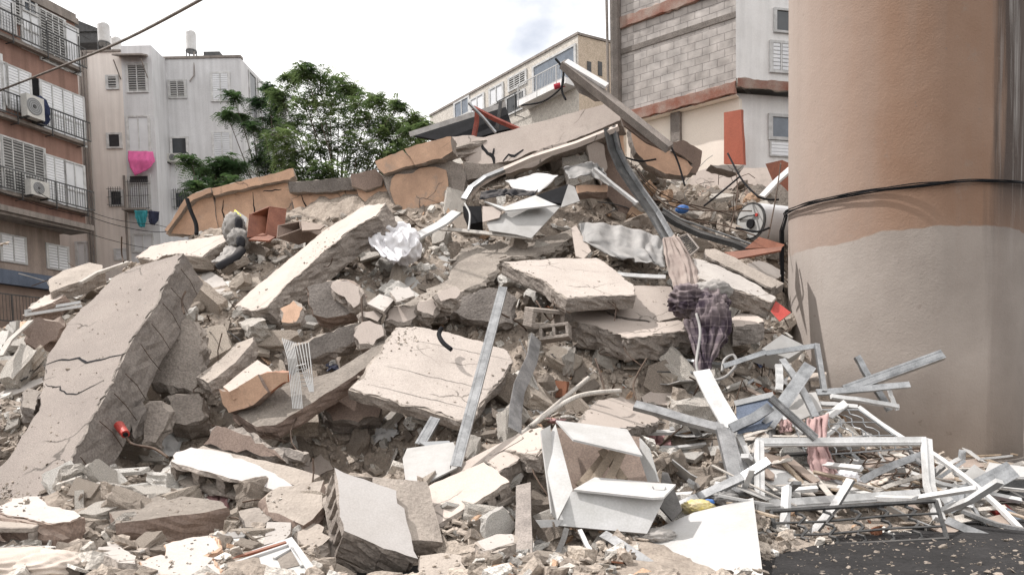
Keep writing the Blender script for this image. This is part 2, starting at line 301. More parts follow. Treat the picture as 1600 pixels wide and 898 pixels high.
def slab(name, label, cat, pts, th, mt, ms, dep=None, lift=0, jag=.02, seg=.12, excl=True, group=None, parent=None, thdir=None, mb=None):
    c, n = plane_of(pts, dep, lift, th); top = [on_plane(p[0], p[1], c, n) for p in pts]
    coat = parent is None and th >= .14 and mt in ('plaster', 'white', 'rough', 'board')
    b = MB(); b.slab(top, n, th, seg, jag, mb=mb); o = b.build(name, [M[ms if coat else mt], M[ms]], parent)
    if coat:
        cen = sum(top, Vector()) / len(top); b = MB(); b.slab([cen + (p - cen) * .985 + n * .018 for p in top], n, .022, .06, .034); b.build('plaster_coat', [M[mt], M[ms]], o)
        c = c + n * .018
    if parent is None: tag(o, label, cat, group)
    elif label: o['label'] = label
    if parent is None and th >= .2 and cat in ('concrete slab', 'concrete bar', 'concrete chunk', 'block slab'):
        cen = sum(top, Vector()) / len(top)
        for _ in range(random.choice((2, 3, 4))):   # torn reinforcement sticking out of the broken edge
            k = random.randrange(len(top)); p = top[k].lerp(top[(k + 1) % len(top)], random.random()) - n * th * random.uniform(.3, .8); d = (p - cen); d = (d - n * d.dot(n)).normalized(); l = random.uniform(.15, .5)
            sd = Vector((random.gauss(0, .12), random.gauss(0, .12), random.gauss(-.03, .12))); rb = MB(); rb.tube([p - d * .08, p + d * l * .4 + sd * .2, p + d * l * .75 + sd * .7, p + d * l + sd * 1.6], .009, 5); rb.build('rebar', M['rust'], o)
    if excl: EXCL.append([(p[0], p[1]) for p in pts])
    if n.z > .25: TOPS.append((c, n, [(p[0], p[1]) for p in pts]))
    return o, c, n, top
def inside(px, py, poly):
    r = False; j = len(poly) - 1
    for i in range(len(poly)):
        xi, yi = poly[i]; xj, yj = poly[j]
        if (yi > py) != (yj > py) and px < (xj - xi) * (py - yi) / (yj - yi) + xi: r = not r
        j = i
    return r
def blob(b, c, rx, ry, rz, amp=.15, fold=6, sub=3, rot=None, m=0, seed=0, stretch=(1, 1, 1)):
    bm = bmesh.new(); bmesh.ops.create_icosphere(bm, subdivisions=sub, radius=1); rot = rot or Matrix.Identity(3); sd = Vector((seed * 7.3, seed * 3.1, 1.7))
    for v in bm.verts:
        q = Vector((v.co.x * stretch[0], v.co.y * stretch[1], v.co.z * stretch[2])) * fold * .5 + sd
        k = 1 + amp * (1 - 2.2 * abs(noise.noise(q))) + amp * .6 * noise.noise(q * 2.3)
        v.co = v.co * k
    vs = [Vector(c) + rot @ Vector((v.co.x * rx, v.co.y * ry, v.co.z * rz)) for v in bm.verts]
    b.add(vs, [[v.index for v in f.verts] for f in bm.faces], m); bm.free()
def sheet(b, grid, th=.008, m=0):
    """grid: rows of points; a thin cloth with two sides"""
    r, c = len(grid), len(grid[0]); b0 = len(b.v)
    for s_ in (0, 1):
        for i in range(r):
            for j in range(c):
                u = grid[min(i + 1, r - 1)][j] - grid[max(i - 1, 0)][j]; v = grid[i][min(j + 1, c - 1)] - grid[i][max(j - 1, 0)]
                n = u.cross(v); n = n.normalized() if n.length > 1e-9 else Vector((0, 0, 1)); b.v.append(grid[i][j] + n * (th * s_))
    for s_ in (0, 1):
        for i in range(r - 1):
            for j in range(c - 1):
                q = [b0 + s_ * r * c + i * c + j, b0 + s_ * r * c + i * c + j + 1, b0 + s_ * r * c + (i + 1) * c + j + 1, b0 + s_ * r * c + (i + 1) * c + j]
                b.f.append(q if s_ == 0 else q[::-1]); b.m.append(m)
    bd = [(0, j) for j in range(c)] + [(i, c - 1) for i in range(1, r)] + [(r - 1, j) for j in range(c - 2, -1, -1)] + [(i, 0) for i in range(r - 2, 0, -1)]
    for k in range(len(bd)):
        a, d = bd[k], bd[(k + 1) % len(bd)]; i0 = b0 + a[0] * c + a[1]; i1 = b0 + d[0] * c + d[1]
        b.f.append([i0, i0 + r * c, i1 + r * c, i1]); b.m.append(m)
def cloth(name, label, cat, rows, mat, nu=26, nv=26, fold=.05, ff=5, th=.008, seed=1, parent=None, along=1, group=None, edge=.03):
    """rows: two or more lines of (px, py, Y) points; interpolated, folded"""
    R3 = [[P(*p) if p[2] is not None else L3(p[0], p[1], .15) for p in r] for r in rows]
    def lerp(lst, t):
        t *= len(lst) - 1; i = min(int(t), len(lst) - 2); f = t - i; f = f * f * (3 - 2 * f) * .4 + f * .6; return lst[i].lerp(lst[i + 1], f)
    g = []
    for i in range(nu):
        u = i / (nu - 1); row = []
        for j in range(nv):
            v = j / (nv - 1); pp = lerp([lerp(r, v) for r in R3], u)
            a, bb = (u, v) if along else (v, u)
            q = Vector((a * 1.2 + seed, bb * ff, seed * 3.3)); d = (abs(noise.noise(q)) * 2 - .4) + .5 * noise.noise(q * 2.7)
            e = Vector((noise.noise(Vector((u * 7, v * 7, seed))), 0, noise.noise(Vector((u * 7, v * 7, seed + 9))))) * edge
            row.append(pp + Vector((.25 * d, -1, .35 * d)) * (fold * d) + e)
        g.append(row)
    b = MB(); sheet(b, g, th); o = b.build(name, M[mat] if isinstance(mat, str) else mat, parent, smooth=True)
    if parent is None: tag(o, label, cat, group)
    return o
# ------------------------------------------------------------------ ground
b = MB(); b.add([(-900,-300,0),(900,-300,0),(900,1500,0),(-900,1500,0)], [(0,1,2,3)])
tag(b.build('ground', M['asph'], origin=(0,0,0)), kind='structure')
# heap surface
vs = [(x, y, HG[j, i]) for j, y in enumerate(gy) for i, x in enumerate(gx)]
nx = len(gx); fs = []
for j in range(len(gy) - 1):
    for i in range(nx - 1):
        if max(HG[j, i], HG[j, i+1], HG[j+1, i], HG[j+1, i+1]) > -.03: fs.append((j*nx+i, j*nx+i+1, (j+1)*nx+i+1, (j+1)*nx+i))
me = bpy.data.meshes.new('rubble_mound'); me.from_pydata(vs, [], fs); me.materials.append(M['mound']); o = bpy.data.objects.new('rubble_mound', me); COL.objects.link(o)
tag(o, 'tall heap of crushed concrete and earth left by the collapsed building', 'rubble', kind='stuff')
# ------------------------------------------------------------------ facades
class Fac:
    def __init__(s, a, b2, root):
        a, b2 = Vector(a), Vector(b2); s.o = Vector((a.x, a.y, 0)); s.u = Vector((b2.x - a.x, b2.y - a.y, 0)).normalized(); s.n = s.u.cross(Vector((0, 0, 1)))
        if s.n.dot(a - EYE) > 0: s.n = -s.n
        s.root = root; s.len = (Vector((b2.x, b2.y, 0)) - s.o).length
    def sz(s, px, py):
        q = on_plane(px, py, s.o, s.n); return (q - s.o).dot(s.u), q.z
    def pt(s, a, z, d=0): return s.o + s.u * a + s.n * d + Vector((0, 0, z))
    def bx(s, mb, a0, a1, z0, z1, d0, d1, m=0):
        mb.box(s.pt((a0+a1)/2, (z0+z1)/2, (d0+d1)/2), s.u*(a1-a0)/2, s.n*(d1-d0)/2, Vector((0,0,(z1-z0)/2)), m)
    def part(s, name, a0, a1, z0, z1, d0, d1, mat, parent=None):
        b = MB(); s.bx(b, a0, a1, z0, z1, d0, d1); return b.build(name, mat, parent or s.root)
    def win(s, x0, y0, y1, x1, kind='louvre', cols=2, proud=.07, fm=None, fw=.07, slat=None, split=False, bars=False, name='window'):
        a0, z1 = s.sz(x0, y0); _, z0 = s.sz(x0, y1); a1, _ = s.sz(x1, y0); fm = fm or M['alu']
        b = MB(); H2 = (z1 - z0); s.bx(b, a0, a1, z0, z1, .002, .03)
        w_ = b.build(name, {'louvre': M['dsteel'], 'white': M['shut'], 'glass': M['glass'], 'blue': M['glassb'], 'pale': M['shut'], 'shade': M['shutg']}[kind], s.root)
        b = MB()
        s.bx(b, a0-fw, a1+fw, z1, z1+fw, 0, proud); s.bx(b, a0-fw, a1+fw, z0-fw, z0, 0, proud)
        for k in range(cols + 1):
            c = a0 + (a1-a0)*k/cols; f2 = fw if k in (0, cols) else fw*.6
            s.bx(b, c-f2/2-(f2/2 if k == 0 else 0), c+f2/2+(f2/2 if k == cols else 0), z0, z1, 0, proud - .003)
        if split: s.bx(b, a0, a1, z0+H2*.42-.03, z0+H2*.42+.03, 0, proud-.006)
        b.build('frame', fm, w_)
        if kind in ('louvre', 'shade', 'pale'):
            b = MB(); n = max(4, int(H2/.11))
            for k in range(cols):
                c0 = a0+(a1-a0)*k/cols+fw*.5; c1 = a0+(a1-a0)*(k+1)/cols-fw*.5
                for i in range(n):
                    z = z0+H2*(i+.5)/n
                    b.box(s.pt((c0+c1)/2, z, .045), s.u*(c1-c0)/2, s.n*.012+Vector((0,0,.008)), (Vector((0,0,1))*.022-s.n*.012) if kind == 'louvre' else Vector((0,0,.045)))
            b.build('louvre_slats', slat or (M['slatgrey'] if kind == 'louvre' else M['shut']), w_)
        if bars:
            b = MB(); n = int((a1-a0)/.12)+1
            for i in range(n+1): c = a0+(a1-a0)*i/n; b.bar(s.pt(c, z0-.15, .22), s.pt(c, z1+.2, .22), .02, .02, s.n)
            for z in (z0-.05, (z0+z1)/2, z1+.1): b.bar(s.pt(a0-.1, z, .235), s.pt(a1+.1, z, .235), .02, .02, s.n)
            b.build('bar', M['dsteel'], w_)
        return w_
    def rail(s, a0, a1, z0, z1, d, step=.12, mat=None, hang=0, name='balcony_railing', zz=None):
        b = MB(); n = int((a1-a0)/step)
        for i in range(n+1): c = a0+(a1-a0)*i/n; b.bar(s.pt(c, z0, d), s.pt(c, z1, d), .014, .014, s.n)
        for z in (z0, z1): b.bar(s.pt(a0, z, d), s.pt(a1, z, d), .045, .045, s.n)
        if zz: b.bar(s.pt(a0, zz, d+.25), s.pt(a1, zz, d+.25), .03, .03, s.n)
        for i in range(int((a1-a0)/1.5)+1): c = a0+i*1.5+.1; b.bar(s.pt(c, z0-.35, d+.02), s.pt(c, zz or z1, d+.02), .035, .035, s.n); b.bar(s.pt(c, z0-.3, 0), s.pt(c, z0-.3, d+.05), .03, .03)
        return b.build(name, mat or M['dsteel'], s.root)
def ac_unit(label, f, x0, y0, y1, x1, d=.05):
    a0, z1 = f.sz(x0, y0); _, z0 = f.sz(x0, y1); a1, _ = f.sz(x1, y0); t = thing('air_conditioner', label, 'air conditioner', f.pt((a0+a1)/2, z0, d))
    b = MB(); f.bx(b, a0, a1, z0, z1, d, d+.34); b.build('casing', M['acw'], t)
    b = MB(); c = a0+(a1-a0)*.42; zc = (z0+z1)/2; r = (z1-z0)*.38
    b.tube([f.pt(c, zc, d+.342), f.pt(c, zc, d+.36)], r, 24); b.build('fan_guard', M['shutg'], t)
    b = MB()
    for k in range(4): b.tube([f.pt(c+r*(k+1)/4.4*math.cos(q), zc+r*(k+1)/4.4*math.sin(q), d+.366) for q in [i*math.pi/12 for i in range(25)]], .006, 4)
    b.tube([f.pt(c, zc, d+.36), f.pt(c, zc, d+.38)], r*.2, 10); b.build('grille', M['dsteel'], t)
    b = MB(); f.bx(b, a0+.05, a0+.09, z0-.06, z0-.002, .01, d+.36); f.bx(b, a1-.09, a1-.05, z0-.06, z0-.002, .01, d+.36); b.build('bracket', M['dsteel'], t)
    return t
M['brownw'] = material('brown_render', (.32,.195,.155), (.255,.155,.125), sc=.8, bump=.3, streak=.25, var=0, speck=.12)
M['b2a'] = material('stained_beige_render', (.80,.74,.69), (.71,.65,.60), sc=.5, bump=.3, streak=.14, var=0, speck=.1)
M['b2b'] = material('grey_render', (.68,.68,.69), (.59,.585,.59), sc=.5, bump=.3, streak=.16, var=0, speck=.1)
M['lowr'] = material('faded_pink_render', (.37,.30,.255), (.29,.235,.205), sc=.9, bump=.3, streak=.25, var=0)
M['ledge'] = material('grey_ledge', (.33,.29,.26), (.25,.22,.20), sc=1, streak=.3, var=0)
M['shut'] = material('white_shutter', (.74,.75,.765), (.64,.65,.67), sc=1, rough=.6, bump=.05, speck=.04)
M['shutg'] = material('grey_shutter', (.30,.305,.31), (.24,.245,.25), sc=1, rough=.6, bump=.05, speck=.04)
M['slatgrey'] = material('louvre_grey', (.46,.455,.44), (.36,.355,.345), sc=2, rough=.7, bump=.05, speck=.04)
M['acw'] = material('ac_casing', (.60,.59,.56), (.50,.49,.46), sc=2, rough=.5, bump=.05)
M['bluew'] = material('blue_grey_paint', (.13,.155,.205), (.10,.12,.16), sc=1, streak=.2, var=0)
M['cream'] = material('cream_wall', (.85,.77,.68), (.80,.72,.63), sc=.8, bump=.2, streak=.0, var=0, speck=.08)
M['stonew'] = material('pale_stone_cladding', (.62,.58,.52), (.50,.46,.41), sc=6, bump=.5, bsc=12, var=0)
M['tanw'] = material('tan_stone_wall', (.56,.46,.36), (.48,.39,.30), sc=3, bump=.4, bsc=12, var=0)
M['whitew'] = material('whitewashed_wall', (.80,.79,.78), (.70,.685,.67), sc=.7, bump=.3, streak=.12, var=0, speck=.08)
# --- left apartment block
t = thing('apartment_building', 'brown apartment block with white louvred balconies at the left edge', 'building', (-20, 36, 0))
f = Fac(P(0,290,30), P(133,332,33.6), t); A1 = f.len
zt = f.sz(122, 33)[1]; zl = f.sz(0, 331)[1]; zl2 = f.sz(0, 322)[1]
f.part('upper_wall', -16, A1, zl, zt, -9, 0, M['brownw']); f.part('lower_wall', -16, f.sz(116,360)[0], 0, zl-.003, -9, -.9, M['lowr'])
f.part('ledge', -16, A1+.12, zl, zl2, .003, .35, M['ledge']); f.part('soffit', -16, A1-.05, zl-.12, zl-.004, -.89, .2, M['ledge'])
_, zb1 = f.sz(0, 417); _, zb0 = f.sz(0, 440); f.part('blue_band', -16, f.sz(95,430)[0], zb0, zb1, -.88, -.3, M['bluew']); f.part('shop_recess', -16, f.sz(110,440)[0], 0, zb0-.01, -.898, -.6, M['brownp'])
f.part('parapet_trim', -16, A1+.1, zt-.22, zt+.02, .003, .12, M['ledge']); f.part('eaves_band', -16, A1, f.sz(57,2)[1], f.sz(57,2)[1]+.25, .004, .1, M['ledge'])
for (x0,y0,y1,x1,k,c) in [(-50,-60,20,16,'pale',3),(19,-5,32,29,'louvre',1),(31,0,72,58,'white',2),(60,14,90,98,'louvre',4),(99,37,106,119,'white',1),
        (-60,62,150,-2,'pale',3),(1,98,160,8,'white',1),(9,102,166,44,'pale',2),(62,127,204,127,'pale',4),
        (-60,195,280,-1,'louvre',3),(0,213,296,66,'louvre',4),(68,242,314,98,'shade',2),(100,252,324,129,'white',2)]:
    f.win(x0, y0, y1, x1, k, c, split=(x1 - x0 > 20))
o_ = f.win(34, -8, 14, 53, 'blue', 2, proud=.1)
b = MB(); a0 = f.sz(46,120)[0]; a1 = f.sz(60,120)[0]; f.bx(b, a0, a1, f.sz(46,196)[1], f.sz(46,118)[1], .003, .02); b.build('opening', M['black'], t)
for y, x in ((55, 0), (197, 50), (298, 0)):
    z0 = f.sz(x, y)[1]; f.part('balcony_slab', -16, A1+.02, z0-.14, z0-.01, .003, .32, M['ledge']); f.rail(-16, A1+.15, z0+.05, z0+.85, .42, zz=z0+1.25 if y == 55 else None)
g = Fac(f.pt(0,0,-.9), f.pt(5,0,-.9), t)
for (x0,y0,y1,x1) in [(-40,350,398,-10),(0,366,405,37),(73,382,417,104)]: g.win(x0, y0, y1, x1, 'shade', 2)
g2 = Fac(f.pt(0,0,.1), f.pt(5,0,.1), t); g2.rail(-12, g2.sz(66,470)[0], g2.sz(0,500)[1], g2.sz(0,458)[1], 0, .14, name='fence_grille')
ac_unit('large air conditioner on the middle balcony of the brown block', f, 18, 150, 184, 45, .5)
ac_unit('air conditioner in front of dark louvres on the lowest balcony', f, 26, 282, 306, 55, .45)
b = MB(); q = f.pt(f.sz(55,190)[0], f.sz(55,192)[1], .25); blob(b, q + Vector((0,0,.45)), .35, .3, .5, .3, 6, 3, seed=4); tag(b.build('blanket_bundle', fabric('navy_cloth', (.03,.04,.09))), 'dark blue bundle hung over the middle balcony of the brown block', 'bundle')
# --- second apartment block
t = thing('apartment_building', 'grey apartment block with pink cloth hanging from a window, behind the heap', 'building', (-19, 42, 0))
fa = Fac(P(128,200,39), P(242,200,39), t); fb = Fac(P(259,200,40.6), P(380,200,40.6), t); fs_ = Fac(P(380,200,40.6), P(462,200,49), t)
za = fa.sz(160,82)[1]; zb = fb.sz(300,92)[1]
bsp = fa.sz(195,200)[0]
fa.part('beige_wall', -2.5, bsp, 0, za, -9, 0, M['b2a']); fa.part('grey_wall', bsp+.003, fa.len, 0, za+.3, -9, .004, M['b2b'])
fb.part('back_wall', -.9, fb.len, 0, zb, -8.3, 0, M['b2b']); fb.part('roof_edge', -.9, fb.len+.05, zb, zb+.12, -.3, .06, M['ledge'])
fa.part('roof_edge', 0, bsp, za, za+.1, -.3, .06, M['ledge'])
fs_.part('side_wall', .02, fs_.len, 0, zb-.01, -4, 0, M['b2b'])
for (x0,y0,y1,x1,k,c) in [(388,112,178,398,'glass',1),(402,125,190,413,'white',1),(388,206,262,398,'white',1),(402,208,262,413,'glass',1),(420,140,190,445,'louvre',2),(420,210,262,445,'white',2)]: fs_.win(x0,y0,y1,x1,k,c)
fs_.rail(.3, fs_.len-.5, fs_.sz(384,262)[1], fs_.sz(384,232)[1], .5); fs_.rail(.3, fs_.len-.5, fs_.sz(384,190)[1], fs_.sz(384,162)[1], .5)
for (x0,y0,y1,x1,k,c,F,bb) in [(168,121,138,183,'louvre',1,fa,0),(199,103,143,228,'louvre',2,fa,0),(265,128,152,289,'louvre',2,fb,0),(331,116,157,357,'pale',2,fb,0),(169,211,230,188,'glass',1,fa,0),
        (200,184,236,232,'white',2,fa,0),(202,276,288,233,'glass',1,fa,0),(203,289,326,233,'pale',2,fa,1),(268,217,241,292,'glass',1,fb,0),(333,208,245,360,'pale',2,fb,0),(173,300,320,191,'glass',1,fa,1),
        (274,302,324,298,'glass',1,fb,1),(209,368,392,238,'white',2,fa,0),(181,391,404,199,'shade',1,fa,0),(120,380,420,146,'white',2,fa,0)]: F.win(x0,y0,y1,x1,k,c,fw=.09,bars=bb)
a0, z0 = fa.sz(186, 96); a1, z1 = fa.sz(231, 86); b = MB(); b.box(fa.pt((a0+a1)/2, (z0+z1)/2, .35), fa.u*(a1-a0)/2, fa.n*.35-Vector((0,0,.12)), Vector((0,0,.04))); 
for a in (a0+.05, a1-.05): b.bar(fa.pt(a, z0-.2, .66), fa.pt(a, z0-.9, .02), .04, .04)
b.build('awning', M['ledge'], t)
b = MB()
for px in (131, 135, 140): a = fa.sz(px, 200)[0]; b.tube([fa.pt(a, 0, .1), fa.pt(a, za+.02, .1)], .055, 8)
a = fa.sz(196,300)[0]; b.tube([fa.pt(a, 0, .08), fa.pt(a, fa.sz(196,275)[1], .08)], .06, 8)
a = fb.sz(303,100)[0]; b.tube([fb.pt(a, zb+.4, -.1), fb.pt(a, zb-.9, .06), fb.pt(a-.25, zb-1.2, .06)], .03, 6); b.build('drainpipe', M['ledge'], t)
a0 = fa.sz(201,330)[0]; a1 = fa.sz(236,330)[0]; fa.part('balcony_slab', a0, a1, fa.sz(201,330)[1]-.1, fa.sz(201,330)[1], .01, .7, M['ledge'])
ac_unit('window air conditioner under a dark window of the grey block', fb, 264, 243, 256, 287, .02)
def hang(name, label, rows, mat, seed): return cloth(name, label, 'laundry', rows, mat, 18, 18, .06, 5, .01, seed)
M['pink'] = fabric('pink_cloth', (.80,.17,.40)); M['teal'] = fabric('teal_cloth', (.05,.30,.34)); M['navy'] = fabric('dark_cloth', (.035,.04,.07))
hang('hanging_cloth', 'bright pink cloth hanging below a white shuttered window', [[(200,236,38.8),(238,237,38.8)],[(200,250,38.6),(243,252,38.6)],[(203,262,38.6),(236,262,38.6)],[(211,275,38.6),(216,272,38.6)]], 'pink', 3)
hang('hanging_cloth', 'teal cloth on the washing line of the grey block', [[(210,329,38.1),(231,329,38.1)],[(212,340,38.1),(229,340,38.1)],[(218,355,38.1),(226,355,38.1)]], 'teal', 4)
hang('hanging_cloth', 'dark clothes on the washing line beside a teal cloth', [[(232,329,38.1),(250,331,38.1)],[(232,342,38.1),(247,345,38.1)],[(234,350,38.1),(241,352,38.1)]], 'navy', 5)
def tank(label, px, py0, py1, wpx, Y, legs=True):
    c = P(px, py1, Y); top = P(px, py0, Y); r = wpx / FPX * Y / 2; t = thing('water_tank', label, 'water tank', c - Vector((0,0,.6)), 'white water tanks on the roof of the grey block')
    b = MB(); b.tube([c, c+Vector((0,0,.05)), Vector((c.x, c.y, top.z-.08)), Vector((c.x, c.y, top.z))], [r*.9, r, r, r*.85], 20); b.build('barrel', M['wenamel'], t, smooth=False)
    b = MB(); b.tube([c-Vector((0,0,.06)), c-Vector((0,0,.0))], r*1.1, 16)
    for s1, s2 in ((-1,-1),(1,-1),(1,1),(-1,1)): b.tube([c+Vector((s1*r*.7, s2*r*.7, -.05)), c+Vector((s1*r*.8, s2*r*.8, -1.0))], .03, 5)
    b.build('stand', M['dsteel'], t)
tank('tallest white water tank, above the left corner of the grey block', 163, 38, 68, 17, 41)
tank('short white water tank close beside a taller tank', 182, 60, 82, 15, 42.5)
tank('lone white water tank over the middle of the grey roof', 299, 50, 80, 15, 42.5)
b = MB(); c = P(142, 70, 46); b.box(c, (1.2,0,-.0), (0,.9,.0), (0,0,.3)); b.add([c+Vector(v) for v in ((-1.4,-1,.3),(1.4,-1,.3),(1.4,1,.3),(-1.4,1,.3),(-.3,-1,1.0),(-.3,1,1.0))], [(0,1,4),(2,3,5),(1,2,5,4),(3,0,4,5),(0,3,2,1)]); tag(b.build('roof_box', M['dsteel']), 'dark pitched roof box between the two left buildings', 'roof box')
b = MB(); c = P(334, 88, 43); b.box(c, (.45,0,0), (0,.3,0), (0,0,.12)); b.box(c+Vector((0,0,-.3)), (.3,0,0), (0,.2,0), (0,0,.18)); tag(b.build('roof_unit', M['dsteel']), 'small dark box on the right end of the grey roof', 'roof unit')
# --- centre building
t = thing('apartment_building', 'pale stone apartment block beyond the crest of the heap', 'building', (1, 46, 0))
fc = Fac(P(700,200,47), P(905,200,38), t); fd = Fac(P(905,200,38), P(968,200,39.2), t); zc = fd.sz(905,55)[1]
fc.part('left_wall', -2, fc.len, 0, zc, -7, 0, M['stonew']); fd.part('right_wall', .02, fd.len+6, 0, zc-.02, -6, 0, M['tanw']); fc.part('roof_coping', -2, fc.len+.05, zc, zc+.12, -.4, .06, M['ledge'])
fd.part('roof_coping', .06, fd.len+6, zc-.015, zc+.1, -.4, .06, M['ledge'])
for (x0,y0,y1,x1,k,c) in [(711,164,186,733,'blue',2),(736,158,180,756,'white',2),(766,142,165,786,'white',2),(796,125,142,822,'louvre',3),(792,156,180,820,'glass',2),(834,107,152,899,'blue',1),(712,196,230,740,'white',2)]: fc.win(x0,y0,y1,x1,k,c,fw=.1)
for x in (917, 934): a, z = fd.sz(x, 96); fd.part('vent_slot', a, a+.25, z-.7, z, .003, .03, M['dsteel'])
a0, z0 = fc.sz(790,186); a1 = fc.sz(826,170)[0]; fc.rail(a0, a1, z0-.1, z0+.8, .6); a0, z0 = fc.sz(826,172); a1 = fc.sz(902,160)[0]; fc.part('balcony', a0, a1, z0+.0, z0+.3, .01, .8, M['whitew']); fc.rail(a0, a1, z0+.32, z0+1.1, .78, mat=M['wenamel'])
for (x, y, l) in ((880,132,'red rolled awning on the pale block'),):
    p = P(x, y, 38.0); b = MB(); b.tube([p - Vector((.45,0,.12)), p + Vector((.45,0,.12))], .14, 8); tag(b.build('rolled_awning', fabric('red_canvas', (.40,.04,.06))), l, 'awning')
# --- right building (cut open)
t = thing('damaged_building', 'cut-open building of bare grey blocks over a cream room', 'building', (6, 26, 0))
fe = Fac(P(972,178,26), P(1150,131,23.6), t); ff_ = Fac(P(1150,131,23.6), P(1250,141,24.1), t)
def brickmat():
    m = bpy.data.materials.new('bare_block_wall'); m.use_nodes = True; nt = m.node_tree; N = nt.nodes; L = nt.links; b_ = N['Principled BSDF']
    tc = N.new('ShaderNodeTexCoord'); mp = N.new('ShaderNodeMapping'); mp.inputs['Rotation'].default_value = (math.pi/2, 0, 0)
    nn = N.new('ShaderNodeTexNoise'); nn.inputs['Scale'].default_value = 1.3; nn.inputs['Detail'].default_value = 3; L.new(tc.outputs['Object'], nn.inputs[0])
    mxv = N.new('ShaderNodeMix'); mxv.data_type = 'VECTOR'; mxv.inputs[0].default_value = .035; L.new(tc.outputs['Object'], mxv.inputs[4]); L.new(nn.outputs['Color'], mxv.inputs[5]); L.new(mxv.outputs[1], mp.inputs[0])
    bt = N.new('ShaderNodeTexBrick'); L.new(mp.outputs[0], bt.inputs[0]); bt.inputs['Scale'].default_value = 1; bt.inputs['Brick Width'].default_value = .47; bt.inputs['Row Height'].default_value = .235; bt.inputs['Mortar Size'].default_value = .009; bt.inputs['Mortar Smooth'].default_value = .3
    bt.inputs['Color1'].default_value = (.42,.385,.36,1); bt.inputs['Color2'].default_value = (.48,.445,.42,1); bt.inputs['Mortar'].default_value = (.30,.275,.26,1); bt.inputs['Bias'].default_value = -.1
    n2 = N.new('ShaderNodeTexNoise'); n2.inputs['Scale'].default_value = 2.2; n2.inputs['Detail'].default_value = 9; L.new(tc.outputs['Object'], n2.inputs[0])
    mr = N.new('ShaderNodeMapRange'); mr.inputs[1].default_value = .3; mr.inputs[2].default_value = .7; mr.inputs[3].default_value = .6; mr.inputs[4].default_value = 1.15; L.new(n2.outputs[0], mr.inputs[0])
    mm = N.new('ShaderNodeVectorMath'); mm.operation = 'SCALE'; L.new(bt.outputs[0], mm.inputs[0]); L.new(mr.outputs[0], mm.inputs[3]); L.new(mm.outputs[0], b_.inputs['Base Color']); b_.inputs['Roughness'].default_value = .95
    sb = N.new('ShaderNodeMath'); sb.operation = 'MULTIPLY_ADD'; L.new(bt.outputs['Fac'], sb.inputs[0]); sb.inputs[1].default_value = -1.2; L.new(n2.outputs[0], sb.inputs[2])
    bp = N.new('ShaderNodeBump'); bp.inputs['Strength'].default_value = .9; bp.inputs['Distance'].default_value = .03; L.new(sb.outputs[0], bp.inputs['Height']); L.new(bp.outputs[0], b_.inputs['Normal']); return m
zA = fe.sz(972, 178)[1]; zT = 17.5
b = MB(); LN = fe.len; b.add([(x, y, z) for x in (0, LN) for y in (0, 6) for z in (zA, zT)], [(0,1,3,2),(4,6,7,5),(0,4,5,1),(2,3,7,6),(0,2,6,4),(1,5,7,3)])
wm = bpy.data.meshes.new('block_wall'); wm.from_pydata([tuple(v) for v in b.v], [], b.f); wm.materials.append(brickmat()); wo = bpy.data.objects.new('block_wall', wm); COL.objects.link(wo); wo.parent = t
wo.matrix_local = Matrix.Translation(-WL[t]) @ Matrix(((fe.u.x, -fe.n.x, 0, fe.o.x), (fe.u.y, -fe.n.y, 0, fe.o.y), (0, 0, 1, 0), (0, 0, 0, 1)))
zb1 = fe.sz(972, 28)[1]
M['rustb'] = material('red_brown_beam', (.24,.10,.07), (.34,.26,.22), sc=1.6, bump=.5, var=0)
def rough_beam(f, a0, a1, z0, z1, d, mat, name):
    b = MB(); b.slab([f.pt(a0, z0, d), f.pt(a1, z0, d), f.pt(a1, z1, d), f.pt(a0, z1, d)], f.n, d+.02, .15, .03); return b.build(name, mat, t)
rough_beam(fe, 0, LN, zA-.34, zA+.02, .10, [M['rustb'], M['rustb']], 'beam'); rough_beam(fe, 0, LN, zb1-.36, zb1, .10, [M['rustb'], M['rustb']], 'beam')
fe.part('concrete_band', 0, LN, zb1-1.22, zb1-1.04, .002, .03, M['concd'])
b = MB(); b.bar(fe.pt(-.15, 0, .1), fe.pt(-.15, zT, .1), .28, .3, fe.n); b.tube([fe.pt(-.3, zA-3, .35), fe.pt(-.35, zT, .4)], .05, 6); b.build('corner_post', M['concd'], t)
zB = ff_.sz(1150, 135)[1]; zF = zA - 3.3
M['brickroom'] = M['cream']
ff_.part('white_wall', 0, 4.0, zB+.25, zT, -5, -.0, M['whitew']); rough_beam(ff_, 0, 4.0, zB-.05, zB+.24, .06, [M['rustb'], M['conc']], 'beam'); ff_.part('lower_white_wall', .1, 4.0, zF-.6, zB-.06, -5, -.35, M['whitew'])
fe.part('room_wall', 0, LN-.0, zF-.5, zA-.36, -6, -.3, M['cream']); fe.part('room_ceiling', 0, LN, zA-.36, zA-.34, -.29, -.01, M['cream'])
a = fe.sz(1045, 200)[0]; fe.part('concrete_column', a, a+.33, zF, zA-.37, -.29, -.12, M['concd']); fe.part('floor_slab', 0, LN+1, zF-.75, zF-.5, -5, .1, M['conc'])
ff_.win(1211,17,48,1245,'glass',1); ff_.win(1205,68,110,1234,'shade',2,fw=.08)
g3 = Fac(ff_.pt(0,0,-.35), ff_.pt(3,0,-.35), t); g3.win(1204,183,214,1240,'blue',1,fw=.1); g3.win(1203,222,243,1240,'shade',1,fw=.03)
M['red'] = material('brick_red_paint', (.36,.10,.06), (.30,.085,.05), sc=1, rough=.7, bump=.1, var=0)
b = MB(); q = [P(1131,176,23.4), P(1158,171,22.9), P(1162,257,22.9), P(1131,256,23.4)]; nn = (q[1]-q[0]).cross(q[3]-q[0]).normalized()
if nn.y > 0: nn = -nn
b.slab(q, nn, .12, .4, .008); b.build('red_partition', M['red'], t)
